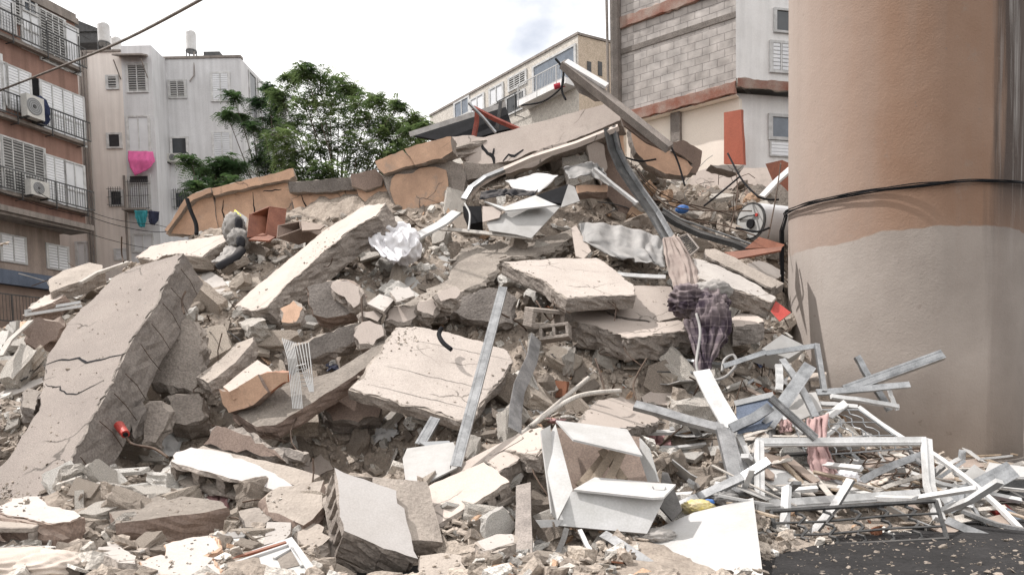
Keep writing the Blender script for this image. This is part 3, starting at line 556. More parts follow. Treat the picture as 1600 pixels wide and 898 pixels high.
# --- round stair tower
D_ = 16.5; ang = R_(27.7); CC = Vector((math.sin(ang) * D_, math.cos(ang) * D_, 0)); RR = 2.045
def towermat():
    m = bpy.data.materials.new('tower_render'); m.use_nodes = True; nt = m.node_tree; N = nt.nodes; L = nt.links; b_ = N['Principled BSDF']
    tc = N.new('ShaderNodeTexCoord'); sx = N.new('ShaderNodeSeparateXYZ'); L.new(tc.outputs['Object'], sx.inputs[0])
    def noi(sc, det=6, mp=None, ro=.55):
        n = N.new('ShaderNodeTexNoise'); n.inputs['Scale'].default_value = sc; n.inputs['Detail'].default_value = det; n.inputs['Roughness'].default_value = ro
        if mp: k = N.new('ShaderNodeMapping'); k.inputs['Scale'].default_value = mp; L.new(tc.outputs['Object'], k.inputs[0]); L.new(k.outputs[0], n.inputs[0])
        else: L.new(tc.outputs['Object'], n.inputs[0])
        return n.outputs[0]
    def mr(x, a, b, c, d): k = N.new('ShaderNodeMapRange'); L.new(x, k.inputs[0]); k.inputs[1].default_value, k.inputs[2].default_value, k.inputs[3].default_value, k.inputs[4].default_value = a, b, c, d; return k.outputs[0]
    def mixc(f, a, b):
        k = N.new('ShaderNodeMix'); k.data_type = 'RGBA'; L.new(f, k.inputs[0])
        for i, v in ((6, a), (7, b)):
            if isinstance(v, tuple): k.inputs[i].default_value = (*v, 1)
            else: L.new(v, k.inputs[i])
        return k.outputs[2]
    def mul(a, b): k = N.new('ShaderNodeMath'); k.operation = 'MULTIPLY'; L.new(a, k.inputs[0]); L.new(b, k.inputs[1]); return k.outputs[0]
    def add(a, b, s=1.0): k = N.new('ShaderNodeMath'); k.operation = 'MULTIPLY_ADD'; L.new(a, k.inputs[0]); k.inputs[1].default_value = s; L.new(b, k.inputs[2]); return k.outputs[0]
    up = mixc(mr(noi(.55, 8), .35, .65, 0, 1), (.245,.15,.102), (.295,.198,.145)); lo = mixc(mr(noi(.8, 8), .35, .65, 0, 1), (.30,.26,.23), (.375,.328,.293))
    edge = add(noi(.9, 3), sx.outputs[2], .35); col = mixc(mr(edge, 4.34, 4.37, 0, 1), lo, up)
    patch = mul(mr(edge, 5.2, 5.3, 0, 1), mr(edge, 6.0, 5.5, 0, 1))    # repaired, more even band under the cable
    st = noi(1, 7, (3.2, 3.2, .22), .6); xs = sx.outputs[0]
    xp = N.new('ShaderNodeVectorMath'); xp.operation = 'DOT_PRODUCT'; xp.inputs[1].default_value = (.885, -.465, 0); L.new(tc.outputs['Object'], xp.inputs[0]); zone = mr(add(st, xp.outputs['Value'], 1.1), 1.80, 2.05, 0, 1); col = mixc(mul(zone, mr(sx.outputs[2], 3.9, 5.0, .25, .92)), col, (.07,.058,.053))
    col = mixc(mr(add(st, xp.outputs['Value'], .5), .1, -1.75, 0, .62), col, (.42,.38,.35))   # lighter left side: sunlight painted into the colour, along with faded paint
    wht = noi(1, 7, (7, 7, .3), .6); col = mixc(mul(mul(zone, mr(wht, .52, .68, 0, .6)), mr(sx.outputs[2], 3.4, 5, 0, 1)), col, (.42,.40,.38))
    col = mixc(mr(noi(1, 7, (2.5, 2.5, .15), .6), .5, .8, 0, .35), col, (.26,.21,.18))
    col = mixc(mr(noi(1.7, 9, None, .7), .6, .68, 0, .35), col, (.27,.225,.19))
    col = mixc(mr(noi(5, 3), .70, .74, 0, .5), col, (.2,.16,.14)); L.new(col, b_.inputs['Base Color']); b_.inputs['Roughness'].default_value = .93; b_.inputs['Specular IOR Level'].default_value = .2
    h = add(noi(4.5, 7, None, .7), noi(26, 4, None, .6), 1.6); bp = N.new('ShaderNodeBump'); bp.inputs['Strength'].default_value = .4; bp.inputs['Distance'].default_value = .015; L.new(h, bp.inputs['Height']); L.new(bp.outputs[0], b_.inputs['Normal']); return m
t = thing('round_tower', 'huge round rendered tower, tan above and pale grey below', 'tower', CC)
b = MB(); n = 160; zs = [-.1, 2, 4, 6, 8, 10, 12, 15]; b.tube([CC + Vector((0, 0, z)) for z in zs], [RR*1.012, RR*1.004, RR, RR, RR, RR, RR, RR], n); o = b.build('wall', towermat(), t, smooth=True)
b = MB(); b.tube([CC + Vector((0,0,-.1)), CC + Vector((0,0,.22))], RR+.10, 96); b.build('footing', M['concd'], t)
def ring(a0, a1, z0, z1, z2, r, j, k):
    pts = []
    for i in range(40):
        s = i / 39; a = a0 + (a1 - a0) * s; z = z0 + (z1 - z0) * s + z2 * 4 * s * (1 - s) * -1 + .03 * noise.noise(Vector((s * 9, k, 0)))
        rr = RR + .035 + .05 * abs(noise.noise(Vector((s * 7, k, 3)))) + j; pts.append(CC + Vector((math.sin(a) * rr, -math.cos(a) * rr, z)))
    return pts
CAB = []
for k, (dz, r) in enumerate(((0, .014), (.035, .010), (-.035, .011), (.015, .009), (-.02, .008))):
    pts = ring(R_(-118), R_(75), 5.12 + dz, 5.10 + dz * .3, .20, r, .012 * k, k * 3.1)
    b = MB(); tail = [CC + Vector((math.sin(R_(-116)) * (RR + .1) - .02 * k, -math.cos(R_(-116)) * (RR + .1), z)) for z in (3.3 + .2 * k, 4.1, 4.8)]
    b.tube(tail + pts, r, 6); CAB.append(b.build('cable', M['black'], t))
# ------------------------------------------------------------------ overhead cables
def wire(name, label, pts, r, mat='black', cat='cable', sag=.3, n=5, group=None):
    q = [P(*p) if len(p) == 3 and p[2] and p[2] > 3 else L3(p[0], p[1], p[2] if len(p) == 3 else .15) for p in pts]; out = []
    for i in range(len(q) - 1):
        k = 10
        for j in range(k):
            s = j / k; p0 = q[max(i-1, 0)]; p1, p2 = q[i], q[i+1]; p3 = q[min(i+2, len(q)-1)]
            out.append(.5 * ((2*p1) + (p2-p0)*s + (2*p0-5*p1+4*p2-p3)*s*s + (3*p1-p0-3*p2+p3)*s**3) - Vector((0, 0, sag * 4 * s * (1-s))))
    out.append(q[-1]); b = MB(); b.tube(out, r, n); return tag(b.build(name, M[mat], smooth=True), label, cat, group)
wire('overhead_cable', 'thick overhead cable crossing the sky before the brown block', [(420,-60,14),(200,60,20),(60,118,26),(-60,165,30)], .035, 'concd', sag=.0)
wire('overhead_cable', 'thin overhead wire sagging from the brown block over the heap', [(-20,290,29),(140,338,32),(260,362,34)], .015, sag=.15)
wire('overhead_cable', 'second thin wire just below another across the grey block', [(60,300,27),(140,330,29),(240,350,34),(330,360,38)], .012, sag=.1)
wire('overhead_cable', 'wire strung low from the ledge of the brown block', [(20,340,31),(130,362,32),(240,388,34)], .012, sag=.1)
# ------------------------------------------------------------------ trees
def leafmat(name, c1, c2):
    m = bpy.data.materials.new(name); m.use_nodes = True; nt = m.node_tree; N = nt.nodes; L = nt.links; b_ = N['Principled BSDF']
    tc = N.new('ShaderNodeTexCoord'); n = N.new('ShaderNodeTexNoise'); n.inputs['Scale'].default_value = .9; n.inputs['Detail'].default_value = 8; L.new(tc.outputs['Object'], n.inputs[0])
    r = N.new('ShaderNodeValToRGB'); r.color_ramp.elements[0].position = .38; r.color_ramp.elements[1].position = .62; r.color_ramp.elements[0].color = (*c2, 1); r.color_ramp.elements[1].color = (*c1, 1); L.new(n.outputs[0], r.inputs[0]); L.new(r.outputs[0], b_.inputs['Base Color']); b_.inputs['Roughness'].default_value = .6
    tr = N.new('ShaderNodeBsdfTranslucent'); L.new(r.outputs[0], tr.inputs[0]); ms = N.new('ShaderNodeMixShader'); ms.inputs[0].default_value = .35; L.new(b_.outputs[0], ms.inputs[1]); L.new(tr.outputs[0], ms.inputs[2]); L.new(ms.outputs[0], N['Material Output'].inputs[0]); return m
M['leaf'] = leafmat('leaf_green', (.21,.28,.11), (.07,.115,.045)); M['leafd'] = leafmat('dark_leaf', (.09,.15,.055), (.035,.07,.03)); M['bark'] = material('bark', (.13,.10,.075), (.08,.06,.05), sc=6, bump=.6)
def tree(label, base_px, Y, clumps, leaf, dens=1.0, seed=1, lsz=.11):
    rnd = random.Random(seed); bx = P(base_px[0], base_px[1], Y); base = Vector((bx.x, bx.y, 0)); t = thing('tree', label, 'tree', base)
    tb = MB(); lb = MB(); fork = bx + Vector((0, 0, .3)); tb.tube([base, base.lerp(fork, .5) + Vector((.1, 0, 0)), fork], [.22, .18, .15], 8)
    for (px, py, r) in clumps:
        c = P(px, py, Y + rnd.uniform(-1.6, 1.6)); r = r / FPX * Y; md = fork.lerp(c, .5) + Vector((rnd.uniform(-.3, .3), rnd.uniform(-.3, .3), -.25 * (c - fork).length * rnd.uniform(0, .5)))
        tb.tube([fork + Vector((rnd.uniform(-.1,.1), 0, rnd.uniform(-1.5, 0))), md, c], [.035, .022, .01], 4)
        for q in range(int(40 * dens)):
            dv = Vector((rnd.gauss(0, 1), rnd.gauss(0, 1), rnd.gauss(0, .7))); dv = dv.normalized() * r * rnd.uniform(.15, 1.08) ** .7; s = c + dv
            if q % 4 == 0: tb.tube([c + (s - c) * .1, (c + s) / 2 + Vector((0, 0, .05)), s], [.018, .012, .006], 4)
            for w2 in range(3):   # feathery compound leaves
                ax = Vector((rnd.uniform(-1, 1), rnd.uniform(-1, 1), rnd.uniform(-.35, .45))).normalized(); ln = rnd.uniform(.28, .5); sd = ax.cross(Vector((0, 0, 1))).normalized()
                for i in range(8):
                    f_ = (i + 1) / 8; pc = s + ax * ln * f_ - Vector((0, 0, .22 * f_ * f_)); L_ = lsz * (1.15 - .5 * f_)
                    for sg in (-1, 1):
                        dr = (sd * sg + ax * .5 + Vector((0, 0, rnd.uniform(-.35, .15)))).normalized(); wv = (ax - dr * ax.dot(dr)).normalized() * L_ * .23
                        lb.add([pc, pc + dr * L_ * .5 + wv, pc + dr * L_, pc + dr * L_ * .5 - wv], [(0, 1, 2, 3)])
    tb.build('trunk', M['bark'], t); lb.build('crown', M[leaf], t)
tree('large feathery green tree rising behind the left part of the heap', (530,330), 28,
     [(500,128,24),(478,112,14),(530,135,22),(455,122,14),(440,150,16),(480,160,22),(515,165,26),(552,140,15),(560,165,22),(590,160,12),(575,190,24),(540,195,26),(500,200,26),(465,195,24),(600,215,24),(622,165,10),(630,200,16),(648,188,13),(560,225,26),(520,235,28),(480,235,26),(595,245,22),(630,228,14),(440,215,24),(445,245,22),(510,265,24),(560,258,22),(470,268,20),(605,195,16),(500,285,24),(540,285,24),(590,275,22),(620,255,18),(455,280,18)], 'leaf', 1.1, 3)
tree('darker tree with sparse outer twigs beside the grey block', (425,330), 31,
     [(405,160,13),(365,150,10),(355,180,9),(378,184,9),(395,200,14),(415,225,22),(425,190,20),(435,165,14),(405,250,18),(430,262,22),(420,140,10),(440,285,20)], 'leafd', 1.0, 5)
tree('low dark green tree poking above the broken cornice', (335,330), 24,
     [(298,252,13),(315,268,12),(338,262,14),(352,250,11),(322,288,16),(350,278,16),(372,262,10),(365,285,12),(345,300,14),(306,292,10)], 'leafd', 1.0, 9, .10)
tree('small bright tree between the feathery tree and the crest', (650,330), 26, [(640,205,14),(655,222,12),(620,240,12),(662,196,8)], 'leaf', .8, 11, .11)
# ------------------------------------------------------------------ the crest: broken parapet and cornice, faces towards the street
def face(name, label, cat, pts, Y, th, mt, ms, parent=None, jag=.018, excl=True, seg=.12, tilt=0):
    """an upright broken panel; Y is its distance at its left and right end (tilt: how far its top leans back)"""
    xs = [p[0] for p in pts]; ys = [p[1] for p in pts]; x0, x1, y0, y1 = min(xs), max(xs), min(ys), max(ys)
    q = [P(x0, y1, Y[0]), P(x1, y1, Y[1]), P(x0, y0, Y[0] + tilt)]; n = (q[1]-q[0]).cross(q[2]-q[0]).normalized()
    if n.dot(q[0]-EYE) > 0: n = -n
    top = [on_plane(p[0], p[1], q[0], n) for p in pts]; b = MB(); b.slab(top, n, th, seg, jag); o = b.build(name, [M[mt], M[ms]], parent)
    if parent is None: tag(o, label, cat)
    elif label: o['label'] = label
    if excl: EXCL.append([(p[0], p[1]) for p in pts])
    return o, q[0], n
def crack(parent, c, n, pts, w=.02, up=.006):
    """an open crack: a thin dark wedge let into the face"""
    q = [on_plane(a, b_, c, n) + n * up for a, b_ in pts]; dense = []
    for i in range(len(q) - 1):
        k = max(2, int((q[i+1]-q[i]).length / .07))
        for j in range(k): p = q[i].lerp(q[i+1], j / k); jv = Vector((noise.noise(p*9), noise.noise(p*9+Vector((5,5,5))), noise.noise(p*9-Vector((7,3,1))))) * .03; dense.append(p + jv - n * jv.dot(n))
    dense.append(q[-1]); b = MB(); m_ = len(dense); vs = []
    for i, p in enumerate(dense):
        t_ = (dense[min(i+1, m_-1)] - dense[max(i-1, 0)]).normalized(); s_ = t_.cross(n).normalized(); ww = w * (.25 + .9 * math.sin(math.pi * (i + .4) / (m_ + .3)) * (.6 + .8 * abs(noise.noise(p * 5)))); vs += [p + s_ * ww / 2, p - s_ * ww / 2]
    b.add(vs, [(2*i, 2*i+1, 2*i+3, 2*i+2) for i in range(m_ - 1)]); return b.build('crack', M['black'], parent)
# left curved cornice
t = thing('broken_cornice', 'long arched orange cornice tipped up at the left end of the crest', 'cornice', P(330,370,18.2))
face('top_band', None, None, [(331,294),(392,279),(458,263),(461,275),(452,281),(390,293),(334,306)], (18.0,18.3), .42, 'orange', 'conc', t)
face('wall_panel', None, None, [(336,308),(395,295),(449,285),(455,310),(460,338),(430,345),(395,352),(342,364),(336,340)], (18.25,18.5), .3, 'orange', 'conc', t)
face('wall_panel', None, None, [(289,314),(310,300),(331,296),(336,330),(342,363),(316,369),(286,366),(259,366),(272,340)], (18.0,18.2), .35, 'orange', 'conc', t)
face('end_rib', None, None, [(288,311),(300,303),(329,293),(330,301),(303,313),(291,322),(262,362),(257,360)], (17.8,17.95), .3, 'orange', 'conc', t)
o, c, n = face('wall_panel', None, None, [(452,302),(470,300),(505,298),(560,290),(580,318),(556,334),(524,341),(500,343),(470,340),(460,330)], (18.1,17.9), .3, 'orange', 'conc', t)
face('top_band', 'grey broken band', None, [(450,284),(500,280),(548,277),(565,283),(552,296),(505,301),(452,301)], (17.9,17.8), .45, 'concd', 'conc', t)
for pts in ([(395,300),(398,330),(392,352)],[(470,305),(478,322),(486,336)],[(350,312),(348,330),(353,360)],[(300,330),(306,352)],[(410,300),(440,296)]): crack(o, c, n, pts, .035)
t = thing('broken_cornice', 'orange and bare concrete cornice end with a smooth orange panel', 'cornice', P(650,320,17.4))
face('top_band', None, None, [(586,252),(610,241),(629,234),(640,246),(648,257),(620,266),(600,272),(590,264)], (17.2,17.1), .5, 'orange', 'conc', t)
face('top_band', None, None, [(631,233),(665,222),(705,212),(708,236),(690,248),(648,258),(640,246)], (17.1,16.9), .5, 'orange', 'conc', t)
face('wall_panel', 'bare concrete panel', None, [(598,274),(640,262),(700,250),(722,256),(727,280),(726,303),(700,318),(668,328),(622,333),(612,318),(604,295)], (17.35,17.2), .35, 'conc', 'concd', t)
face('orange_coating', None, None, [(612,280),(618,272),(645,271),(655,263),(680,260),(697,266),(701,285),(700,313),(660,324),(623,330),(614,312),(609,296)], (17.29,17.14), .04, 'orange', 'orange', t, jag=.012)
face('side_panel', None, None, [(556,290),(598,283),(606,300),(614,322),(600,330),(572,318),(560,306)], (17.7,17.6), .3, 'orange', 'conc', t)
face('side_panel', 'brown stained panel', None, [(548,272),(586,264),(600,276),(596,290),(570,298),(549,292)], (17.55,17.5), .4, 'brownp', 'conc', t)
# white roof edge at the peak, with the deck behind it
t = thing('roof_slab', 'long white edge of the fallen roof crowning the heap, cracked below', 'roof slab', P(840,240,17.2))
o, c, n = face('edge_beam', None, None, [(706,214),(728,211),(757,214),(800,203),(880,180),(963,156),(970,188),(935,203),(893,219),(860,232),(828,238),(800,252),(772,256),(735,257),(716,243),(709,230)], (17.9,16.3), .55, 'plaster', 'conc', t, tilt=.5)
crack(o, c, n, [(752,224),(758,236),(770,244),(772,256)], .09); crack(o, c, n, [(786,252),(794,242),(804,244),(818,234)], .07); crack(o, c, n, [(706,218),(714,228),(712,238),(722,244)], .06); crack(o, c, n, [(772,232),(770,243)], .06)
q = [P(706,214,17.1)+Vector((0,.55,-.02)), P(963,156,17.7)+Vector((0,.55,-.02)), P(965,165,22.5), P(735,214,22.0)]; b = MB(); b.slab(q, Vector((0,-.1,1)), .3, .2, .06); b.build('roof_deck', [M['dirt'], M['conc']], t)
face('broken_edge', 'bare rubble filling under the edge', None, [(722,252),(770,256),(828,240),(822,252),(790,268),(730,282),(727,266)], (17.5,17.45), .4, 'conc', 'concd', t)
face('broken_edge', None, None, [(832,240),(860,226),(885,222),(890,228),(860,246),(832,262),(790,272),(790,262)], (16.9,16.7), .2, 'plaster', 'conc', t)
# white trim strips sweeping down below the peak
def strip3(b, pts, wd, t_, up=(0,-.6,.8), m=0, raw=False):
    q = [Vector(p) for p in pts] if raw else [P(*p) if len(p) > 2 and p[2] and p[2] > 3 else L3(p[0], p[1], p[2] if len(p) > 2 else .15) for p in pts]; up = Vector(up).normalized(); n_ = len(q); ring = []
    for i, p in enumerate(q):
        d = (q[min(i+1, n_-1)] - q[max(i-1, 0)]).normalized(); x = d.cross(up).normalized(); u2 = x.cross(d).normalized(); ring.append([p + x*wd/2, p - x*wd/2, p - x*wd/2 - u2*t_, p + x*wd/2 - u2*t_])
    base = len(b.v); b.v += [v for r in ring for v in r]
    for i in range(n_ - 1):
        for k in range(4): b.f.append([base+i*4+k, base+i*4+(k+1)%4, base+i*4+4+(k+1)%4, base+i*4+4+k]); b.m.append(m)
    b.f.append([base+k for k in range(4)]); b.m.append(m); b.f.append([base+(n_-1)*4+k for k in range(4)][::-1]); b.m.append(m)
def strip(name, label, pts, wd, t_, mat, cat='strip', up=(0,-.6,.8), group=None):
    b = MB(); strip3(b, pts, wd, t_, up); return tag(b.build(name, M[mat]), label, cat, group)
strip('trim_strip', 'long pale trim sweeping up under the white roof edge', [(733,300,16.5),(745,285,16.5),(775,268,16.6),(830,244,16.5),(900,222,16.2),(965,196,15.9)], .16, .10, 'plaster')
strip('trim_strip', 'bent light strip rising left of the long pale trim', [(724,310,16.3),(735,292,16.4),(758,275,16.5),(800,258,16.6)], .14, .06, 'galv')
strip('trim_strip', 'white flat strip ending beside the white bag', [(622,386,14.0),(655,366,14.3),(690,348,14.8),(713,330,15.1)], .22, .05, 'wenamel')
# leaning mast, triangular panel
t = thing('fallen_beam', 'long grey beam leaning down to the right from the very top', 'beam', P(1045,232,17.5))
a_, b_ = P(878,100,17.0), P(945,150,17.0); c_, d_ = P(1049,228,16.8), P(944,128,17)
b = MB(); b.bar(P(880,100,16.4), P(1046,232,15.8), .20, .16, (.3,-.8,.6)); b.build('beam', M['ledge'], t)
b = MB(); b.bar(P(884,97,16.35), P(948,135,16.15), .15, .07, (.2,-.9,.5)); b.build('torn_facing', M['whitew'], t)
b = MB(); b.slab([P(877,105,16.5), P(916,134,16.4), P(948,156,16.3), P(930,158,16.4), P(905,145,16.45), P(888,122,16.5)], (0,-1,.1), .03, .2, .02); b.build('torn_panel', M['ledge'], t)
b = MB(); b.slab([P(962,152,16.2), P(990,190,16.1), P(1042,236,15.9), P(1010,222,16.0), P(975,196,16.1)], (0,-1,.1), .08, .2, .01); b.build('underside_panel', M['brownp'], t)
t = thing('wall_remnant', 'tan wall panel sloping right below the leaning beam', 'wall panel', P(1040,260,17.5))
face('tan_panel', None, None, [(984,196),(1010,212),(1048,236),(1074,252),(1082,262),(1074,275),(1040,272),(1012,258),(994,238),(986,215)], (17.3,17.8), .2, 'orange', 'conc', t, tilt=.4)
face('broken_end', 'crumbled concrete end', None, [(1050,222),(1068,219),(1085,228),(1097,236),(1096,256),(1088,272),(1076,270),(1082,256),(1070,246),(1052,234)], (17.7,18), .35, 'brownp', 'concd', t)
face('upright_stub', None, None, [(958,198),(972,188),(975,215),(976,242),(966,240),(960,220)], (17.0,17.1), .15, 'orange', 'conc', t)
face('wall_remnant', 'pale tan wall remnant lying below the red partition', 'wall panel', [(1086,268),(1120,260),(1165,262),(1200,262),(1228,268),(1240,300),(1236,352),(1180,350),(1120,350),(1080,330),(1074,290)], (20.6,20.6), .2, 'plaster', 'conc', tilt=1.0, excl=False)
face('broken_wall', 'crumbling brown wall stump close beside the tower, under the white wall', 'wall stump', [(1168,296),(1186,284),(1204,292),(1222,286),(1238,296),(1238,340),(1200,344),(1172,330)], (19.2,19.2), .4, 'dirt', 'brownp', jag=.08, tilt=.6, excl=False)
face('broken_wall', 'low crumbling stump right of the leaning beam foot', 'wall stump', [(1094,300),(1108,290),(1130,296),(1146,306),(1140,322),(1110,326),(1096,316)], (18.6,18.6), .4, 'dirt', 'brownp', jag=.08, tilt=.6, excl=False)
face('floor_edge', 'broken floor edge jutting under the red partition', 'floor edge', [(1110,258),(1140,257),(1164,258),(1160,266),(1150,270),(1120,263)], (19.9,19.9), .5, 'white', 'concd')
face('timber_board', 'red-brown board beside the white wall, near the tower', 'board', [(1196,256),(1222,250),(1236,256),(1236,300),(1222,306),(1206,280)], (20,19.6), .05, 'redwood', 'redwood', jag=.0)
strip('plaster_edge', 'white diagonal strip in front of the red-brown panel', [(1190,306,18.2),(1215,280,18.4),(1240,258,18.6)], .14, .08, 'whitew')
# dark inside wall and bent steel channel in the middle of the peak
face('interior_wall', 'dark grey inner wall under the peak of the heap', 'wall', [(917,212),(958,205),(962,240),(985,285),(1000,330),(975,345),(945,300),(925,262),(916,240)], (17.3,17.4), .3, 'brownp', 'concd')
face('wall_stub', 'greenish beige wall stub under the white roof edge', 'wall stub', [(916,228),(930,220),(944,226),(950,262),(940,290),(922,262)], (17.1,17.1), .15, 'plaster', 'conc')
t = thing('steel_channel', 'long bent dark steel channel curving down from the peak', 'steel channel', P(1040,400,14.5))
b = MB(); strip3(b, [(955,200,16.0),(962,232,16.0),(975,262,15.9),(1000,300,15.7),(1022,332,15.4),(1045,372,14.8),(1060,392,14.5)], .36, .05, (.5,-.8,.2)); b.build('web', M['dsteel'], t)
b = MB(); strip3(b, [(961,196,15.9),(968,230,15.9),(982,258,15.8),(1006,294,15.6),(1030,328,15.3),(1052,366,14.7),(1066,386,14.4)], .05, .09, (.5,-.8,.2)); b.build('flange', M['galv'], t)
t = thing('steel_channel', 'second dark steel channel crossing right from the bent one', 'steel channel', P(1100,370,15))
b = MB(); strip3(b, [(1035,330,15.6),(1060,346,15.5),(1095,362,15.3),(1150,378,15.1),(1172,388,15)], .16, .1, (0,-.5,.9)); b.build('web', M['dsteel'], t)
b = MB(); strip3(b, [(1036,325,15.55),(1062,341,15.45),(1100,354,15.3),(1140,368,15.1),(1176,381,15)], .04, .03, (0,-.5,.9)); b.build('flange', M['galv'], t)
strip('metal_profile', 'white edged profile sloping from the tattered roof sheets', [(929,262,15.7),(960,288,15.5),(996,316,15.2)], .07, .06, 'alu')
# solar collector and poles
t = thing('solar_collector', 'overturned black solar collector behind the white roof edge', 'solar collector', P(720,212,19))
face('glass_face', None, None, [(648,212),(686,198),(790,166),(801,200),(775,206),(742,216),(700,222)], (19.4,19), .06, 'black', 'black', t, jag=0, tilt=.8)
b = MB(); b.bar(P(640,210,19.2), P(790,163,19.6), .05, .12, (0,-.3,1)); b.build('frame', M['alu'], t)
strip('pole', 'short red pole propping the black collector', [(739,215,18.6),(744,190,18.6),(745,170,18.6)], .10, .1, 'redsteel', 'pole')
strip('pole', 'long red pole over the black collector', [(740,166,18.4),(775,184,18.3),(812,200,18.2)], .09, .09, 'redsteel', 'pole')
strip('pole', 'thin grey pole crossing the black collector', [(733,160,18.3),(755,182,18.2),(775,206,18.1)], .05, .05, 'galv', 'pole')
strip('pole', 'upright dark pole at the right end of the collector', [(776,200,18.7),(779,180,18.7),(782,158,18.7)], .07, .07, 'dsteel', 'pole')
# ------------------------------------------------------------------ big slabs on the heap
# the leaning slab at left
o, c, n, top = slab('leaning_slab', 'huge rough grey slab leaning at left, cracked across the middle', 'concrete slab',
    [(272,400),(288,397),(263,438),(245,476),(214,522),(196,554),(176,600),(160,629),(131,680),(112,718),(95,752),(88,798),(40,800),(-40,800),(-30,758),(4,728),(29,693),(48,660),(61,640),(69,590),(71,567),(80,548),(89,534),(107,503),(130,480),(156,458),(180,432),(212,416),(240,408)],
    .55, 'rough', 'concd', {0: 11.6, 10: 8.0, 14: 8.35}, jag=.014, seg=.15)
crack(o, c, n, [(66,572),(90,563),(122,560),(136,566),(165,560),(195,552)], .035); crack(o, c, n, [(71,601),(92,605),(104,615),(120,616),(140,606),(162,594)], .02)
# joints between the blocks along its cut side
sd_n = (top[8] - top[1]).cross(n).normalized(); sd_n = -sd_n if sd_n.dot(top[4] - EYE) > 0 else sd_n
for k_ in range(1, 10):
    e_ = top[1].lerp(top[10], (k_ + random.uniform(-.25, .25)) / 10); jb = MB(); w0 = (top[10] - top[1]).normalized() * .012; p_ = [e_ + sd_n * .05 - n * .03, e_ + sd_n * .06 - n * .25 + w0 * random.uniform(-3, 4), e_ + sd_n * .04 - n * .5]
    jb.tube(p_, .006, 4); jb.build('block_joint', M['rust'], o)
# the diagonal slab in the middle
o, c, n, top = slab('leaning_slab', 'smooth beige slab running diagonally up to the orange cornice', 'concrete slab',
    [(572,320),(605,318),(590,338),(566,349),(545,362),(516,387),(480,420),(445,449),(430,468),(416,482),(395,489),(368,479),(392,455),(427,427),(450,408),(476,387),(507,360),(545,338)],
    .45, 'plaster', 'conc', {'n': (-.42,-.52,.74), 'p': (10, 12.7)}, jag=.03)
slab('fallen_slab', 'pale dusty slab just behind the top of the leaning slab', 'concrete slab', [(212,402),(236,385),(270,378),(320,372),(356,366),(358,376),(330,392),(318,403),(296,408),(286,398),(262,398),(240,408)], .3, 'plaster', 'conc')
slab('fallen_slab', 'white triangular slab right of the top of the leaning slab', 'concrete slab', [(306,428),(322,420),(348,434),(358,446),(340,462),(322,473),(300,471)], .12, 'white', 'conc')
slab('fallen_slab', 'big dusty brown slab in the middle with a lumpy lower edge', 'concrete slab', [(610,478),(640,470),(668,452),(700,436),(706,420),(716,388),(760,380),(830,374),(880,362),(898,352),(896,372),(880,382),(858,392),(838,400),(800,402),(780,408),(776,424),(765,436),(735,450),(700,468),(690,478),(660,482),(640,496),(616,500),(600,498)], .34, 'dirt', 'dirt', jag=.07, lift=.05, excl=False)
o, c, n, top = slab('fallen_slab', 'large square slab with board marks under the steel post', 'concrete slab', [(617,512),(660,512),(700,520),(751,533),(772,541),(795,549),(801,566),(794,582),(780,600),(763,617),(742,655),(730,662),(713,657),(660,640),(600,625),(545,608),(560,590),(590,552)], .15, 'board', 'conc', {0: 11.3, 13: 9.5, 7: 10.6}, jag=.02)
def _ln(a, b_): return crack(o, c, n, [a, b_], .008)
_ln((640,530),(800,563)); _ln((600,571),(775,612)); _ln((575,600),(740,640))
slab('fallen_slab', 'flat pale slab with crumbs on it, right of the top of the steel post', 'concrete slab', [(785,410),(830,407),(880,404),(932,404),(945,410),(968,428),(993,450),(992,462),(940,464),(886,468),(862,452),(849,440),(810,424)], .22, 'board', 'conc', {0: 13.2, 7: 12.2, 3: 14.0})
o, c, n, top = slab('fallen_slab', 'wide broken slab under the purple blanket, thick tan edge', 'concrete slab', [(862,476),(900,474),(926,470),(960,498),(1014,505),(1060,501),(1082,512),(1080,519),(1045,521),(1014,526),(982,530),(960,522),(930,512),(905,506),(880,490)], .42, 'plaster', 'conc', {0: 13.0, 10: 11.7, 6: 12.2}, jag=.05)
slab('floor_tile_slab', 'smooth pale slab tucked behind the broad tan-edged slab', 'concrete slab', [(924,470),(990,446),(1048,446),(1062,470),(1066,496),(1020,503),(966,494)], .1, 'plaster', 'conc', {0: 12.9, 5: 12.5, 2: 13.4})
slab('fallen_slab', 'thick white topped slab pointing right towards the tower', 'concrete slab', [(1080,404),(1098,407),(1118,414),(1160,433),(1190,450),(1212,466),(1206,474),(1180,464),(1136,450),(1091,437)], .3, 'white', 'conc', {0: 13.4, 5: 12.6, 8: 12.6})
slab('fallen_slab', 'grey slab lying flat under the right side of the purple blanket', 'concrete slab', [(1140,498),(1165,486),(1182,494),(1196,503),(1188,507),(1146,513)], .3, 'plaster', 'concd', {0: 12.5, 4: 12.0, 1: 13.0})
slab('concrete_block', 'squared pale block near the foot of the boiler', 'concrete block', [(1166,414),(1176,408),(1194,409),(1227,427),(1212,440),(1188,430)], .25, 'white', 'conc')
slab('fallen_slab', 'broad pinkish slab behind the open white cabinet', 'concrete slab', [(902,660),(930,626),(968,620),(995,622),(1008,645),(1028,655),(1030,662),(960,676),(930,676),(900,668)], .16, 'plaster', 'concd')
slab('fallen_slab', 'thin pinkish slab resting above the cabinet', 'concrete slab', [(1002,620),(1030,604),(1060,606),(1090,622),(1080,632),(1040,632),(1006,630)], .1, 'plaster', 'conc')
slab('fallen_slab', 'cracked pale slab left of the open cabinet', 'concrete slab', [(790,690),(830,672),(850,668),(864,680),(842,712),(818,712),(800,706),(786,706)], .2, 'plaster', 'conc', {0: 8.9, 3: 8.6, 7: 8.5})
